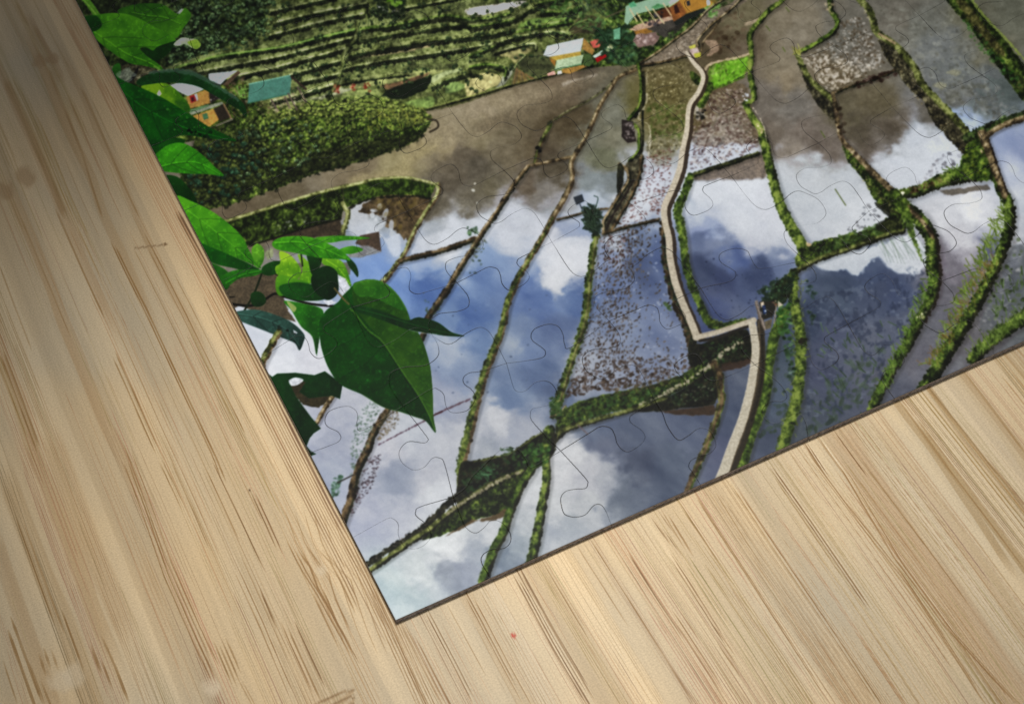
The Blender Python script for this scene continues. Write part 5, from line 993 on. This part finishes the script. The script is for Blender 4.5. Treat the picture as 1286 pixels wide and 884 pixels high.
S([(313,614),(344,693)], .4, .95, E_, n=2, gap=1.2); S([(292,718),(327,786),(361,876)], .4, .85, n=2, gap=1.3); S([(351,780),(392,872)], .45, .9, n=2, gap=1.1); S([(368,780),(409,866)], .5, .95, E_); S([(325,740),(345,790)], .4, .9, E_)
S([(358,680),(372,706),(380,720),(396,745),(423,793),(439,821)], .5, .9, n=2, gap=1.2); S([(372,690),(388,712),(398,738),(420,778),(440,812)], .5, .85); S([(384,686),(400,708),(412,722),(420,752),(440,792)], .5, .8); S([(398,690),(414,706),(428,732),(446,770)], .45, .8, n=2, gap=1.2); S([(392,745),(424,812)], .45, .85); S([(404,738),(430,800)], .4, .8)
for k in range(6):      # grain flowing round the small knot
    x0 = 356 + k * 12; c_ = .55 * math.exp(-((k - 3) / 2.0) ** 2)
    S([(x0, 640), (x0 + 14 - 6 * c_, 680), (x0 + 30 - 12 * c_, 706), (x0 + 42 + 10 * c_, 728), (x0 + 54 + 4 * c_, 756), (x0 + 68, 790), (x0 + 82, 822)], .3, .6)
S([(402,700),(405,716)], .5, .5, (226,206,176))
S([(0,793),(45,884),(55,900)], .7, .9, n=2, gap=2.2); S([(17,649),(69,786)], .6, .6, n=2, gap=1.8); S([(76,766),(103,841)], .6, .7); S([(112,810),(126,848)], .7, .8, n=2, gap=1.6); S([(122,800),(145,836),(162,884)], .7, .8); S([(30,830),(60,884)], .7, .8, n=2, gap=2); S([(0,830),(24,884)], .6, .8); S([(48,820),(56,850)], .8, .6, n=3, gap=2)
S([(268,804),(290,860)], .5, .85, n=3, gap=1.3); S([(282,800),(302,846)], .5, .8); S([(290,850),(325,890)], .35, .6, n=2)
S([(454,700),(516,884),(520,900)], .36, .85, n=7, gap=.85, hl=.3); S([(430,640),(470,740),(500,830)], .3, .6, n=3, gap=.8); S([(499,783),(557,884)], .34, .8, n=3, gap=1.3); S([(533,769),(571,838),(595,884)], .42, .95, E_, n=2, gap=.8, hl=.3); S([(557,759),(613,848)], .36, .8); S([(582,748),(657,884)], .36, .85, n=3, gap=.9, hl=.4)
S([(643,717),(692,814),(736,884)], .40, .92, E_, n=5, gap=.85, hl=.35); S([(600,742),(640,810)], .3, .6); S([(680,702),(740,800)], .3, .6, n=2); S([(726,683),(791,786)], .32, .7); S([(747,676),(833,821),(870,884)], .36, .75); S([(791,690),(826,752),(859,803)], .5, .9, E_); S([(815,649),(846,683)], .4, .8, E_, n=3, gap=1.5); S([(833,635),(859,693)], .42, .85, n=2)
S([(853,625),(904,711)], .45, .85, hl=.4); S([(880,621),(939,724),(1032,884)], .46, .9, n=2, gap=.9, hl=.3); S([(900,615),(960,720)], .3, .6); S([(918,607),(1011,752),(1100,884)], .40, .9, n=2, gap=.9); S([(966,587),(1018,659),(1087,766)], .45, .95, E_, n=2, gap=.9, hl=.4); S([(975,600),(1060,735)], .3, .6)
S([(1021,580),(1066,642),(1138,735),(1235,884)], .5, .92, n=2, gap=.9); S([(1052,580),(1121,700),(1183,786),(1276,884)], .45, .85, n=2, gap=1.0, hl=.3); S([(1080,580),(1217,759)], .35, .7); S([(1183,580),(1285,718)], .7, .7); S([(1238,580),(1285,635)], .6, .6); S([(846,700),(880,760),(910,815)], .45, .9, E_, n=2, gap=1); S([(898,808),(932,848)], .4, .9, n=3, gap=1.2); S([(853,765),(880,804)], .4, .9); S([(846,776),(908,872)], .4, .8, n=2); S([(920,740),(955,800)], .3, .6)
S([(1012,552),(1035,600)], .5, .95, E_, n=2, gap=.7, hl=.6); S([(1028,547),(1063,600)], .5, .8, hl=.9); S([(1047,538),(1089,600)], .4, .9, E_, hl=.2); S([(1068,526),(1107,577)], .35, .75, n=2, hl=.4); S([(1131,500),(1191,600)], .8, .6); S([(1161,484),(1254,600)], .7, .6); S([(1210,463),(1286,575)], .7, .6); S([(990,560),(1030,630)], .3, .6)
def blob(x, y, r, col, al=.8, asp=.6):
    u0, v0 = wmm(x, y); a, b = np.searchsorted(WV, [v0 - 3 * r, v0 + 3 * r]); c, d = np.searchsorted(WU, [u0 - 3 * r, u0 + 3 * r])
    A = ss(1.2, .5, np.hypot((UU[a:b, c:d] - u0) / r, (VV[a:b, c:d] - v0) / (r / asp)) + (vn(UU[a:b, c:d] / (r * .5), VV[a:b, c:d] / r, 470) - .5) * .6) * al; wput(slice(a, b), slice(c, d), col, A)
blob(645, 798, .75, (186, 66, 44), .95, 1); blob(313, 615, .35, (84, 52, 26), .9, 1); blob(207, 307, .8, (120, 92, 60), .9, 1.2)
for x in range(170, 206, 2): blob(x, 312 - (x - 168) * .12, .45, (140, 112, 80), .6, 1)
for x, y, r in ((265,862,2.2),(92,846,3.2),(76,852,3),(268,866,1.6),(404,716,1.6)): blob(x, y, r, (212,192,160), .6, .8)
for x, y, r in ((32,222,4),(50,76,3),(66,74,2.4),(8,240,3)): blob(x, y, r, (158,126,88), .5, .7)
for k in range(5):
    for x in range(392, 446, 2):
        y = 884 + k * 4.5 - 26 * math.sin((x - 388) / 70 * 1.5) + 6; blob(x, y, .42, (128, 94, 52) if k % 2 == 0 else (176, 146, 104), .55, 1.0)
WL = s2l(np.clip(WC, 0, 255))
def block(c0, c1, r0, r1, U_, V_, C_, off):
    nr, nc = r1 - r0, c1 - c0; vs = np.stack([U_[r0:r1, c0:c1].ravel(), V_[r0:r1, c0:c1].ravel(), np.zeros(nr * nc)], 1); ix = np.arange(nr * nc).reshape(nr, nc) + off
    return vs, np.stack([ix[:-1, :-1].ravel(), ix[:-1, 1:].ravel(), ix[1:, 1:].ravel(), ix[1:, :-1].ravel()], 1), C_[r0:r1, c0:c1].reshape(-1, 3)
cs = int(np.searchsorted(WU, 3.0)); rs = int(np.searchsorted(WV, 3.0)); parts = []; off = 0
for a in ((0, cs + 1, 0, len(WV)), (cs, len(WU), 0, rs + 1)):
    parts.append(block(*a, UU, VV, WL, off)); off += len(parts[-1][0])
# the rest of the table: coarse, same tone
umax, vmax = WU[-1], WV[-1]; avg = WL.mean((0, 1))
for (a, b, c, d) in ((WU[cs], umax, WV[rs], vmax), (-700, WU[0], -600, 900), (umax, 900, -600, 900), (WU[0], umax, -600, WV[0]), (WU[0], umax, vmax, 900)):
    parts.append((np.array([(a, c, 0), (b, c, 0), (b, d, 0), (a, d, 0)], float), np.array([[0, 1, 2, 3]]) + off, np.tile(avg, (4, 1)))); off += 4
table = mesh_obj('table_surface', np.concatenate([p[0] for p in parts]) * MM, np.concatenate([p[1] for p in parts]), [M_WOOD], None, np.concatenate([p[2] for p in parts]))
table['kind'] = 'structure'
table['label'] = 'pale bamboo table top with fine brown grain lines under the jigsaw puzzle'

# ------------------------------------------------------------------ 11. the puzzle
puz = bpy.data.objects.new('jigsaw_puzzle', None); COL.objects.link(puz); puz.empty_display_size = .01
puz['label'] = 'jigsaw puzzle printed with flooded rice terraces and green leaves, lying on a bamboo table'
puz['category'] = 'jigsaw puzzle'
LAB = {(0,0):'corner piece with cloudy water and a dark bank', (2,1):'piece where grassy banks meet above a white cloud', (1,2):'piece with the tip of the big green leaf', (1,3):'piece with the heart shaped green leaf', (0,3):'piece with thin dark stems among leaves',
       (4,1):'piece with the corner of the pale concrete walkway', (4,2):'piece with blue water beside the mossy bank', (3,0):'edge piece with the pale walkway running off it', (1,0):'edge piece with two green banks', (0,2):'edge piece with a dark jagged leaf'}
cntp = 0
for j in range(NV):
    for i in range(NU):
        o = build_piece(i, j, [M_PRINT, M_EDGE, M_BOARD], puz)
        if o is not None:
            cntp += 1
            if (i, j) in LAB: o['label'] = LAB[i, j]
print('pieces', cntp)

# ------------------------------------------------------------------ 12. camera, light, world
from mathutils import Matrix, Vector
cam = bpy.data.cameras.new('camera'); co = bpy.data.objects.new('camera', cam); COL.objects.link(co)
loc = np.array([-ORG @ D2, -ORG @ D1, -ORG @ NN + THICK]) * MM
right = np.array([D2[0], D1[0], NN[0]]); up = -np.array([D2[1], D1[1], NN[1]]); back = -np.array([D2[2], D1[2], NN[2]])
co.matrix_world = Matrix(((right[0], up[0], back[0], loc[0]), (right[1], up[1], back[1], loc[1]), (right[2], up[2], back[2], loc[2]), (0, 0, 0, 1)))
cam.sensor_width = 36; cam.lens = 36 * F / 1286; cam.clip_start = .01; cam.clip_end = 20
sc.camera = co
w = bpy.data.worlds.new('World'); sc.world = w; w.use_nodes = True
bg = w.node_tree.nodes['Background']; bg.inputs[0].default_value = (.93, .96, 1.0, 1); bg.inputs[1].default_value = AMB
def lamp(name, kind, loc, tgt, energy, size, col=(1, 1, 1), **k):
    l = bpy.data.lights.new(name, kind); l.energy = energy; l.color = col
    if kind == 'AREA': l.shape = 'DISK'; l.size = size
    else: l.shadow_soft_size = size
    for a, v in k.items(): setattr(l, a, v)
    o = bpy.data.objects.new(name, l); COL.objects.link(o); o.location = loc
    o.rotation_euler = (Vector(tgt) - Vector(loc)).to_track_quat('-Z', 'Y').to_euler(); return o
lamp('soft_lamp', 'SPOT', (.11, .16, .50), (.074, .030, 0), SPOT, .07, (1.0, .99, .965), spot_size=math.radians(48), spot_blend=1.0)
sc.view_settings.view_transform = 'Standard'; sc.view_settings.look = 'None'; sc.view_settings.exposure = 0; sc.view_settings.gamma = 1
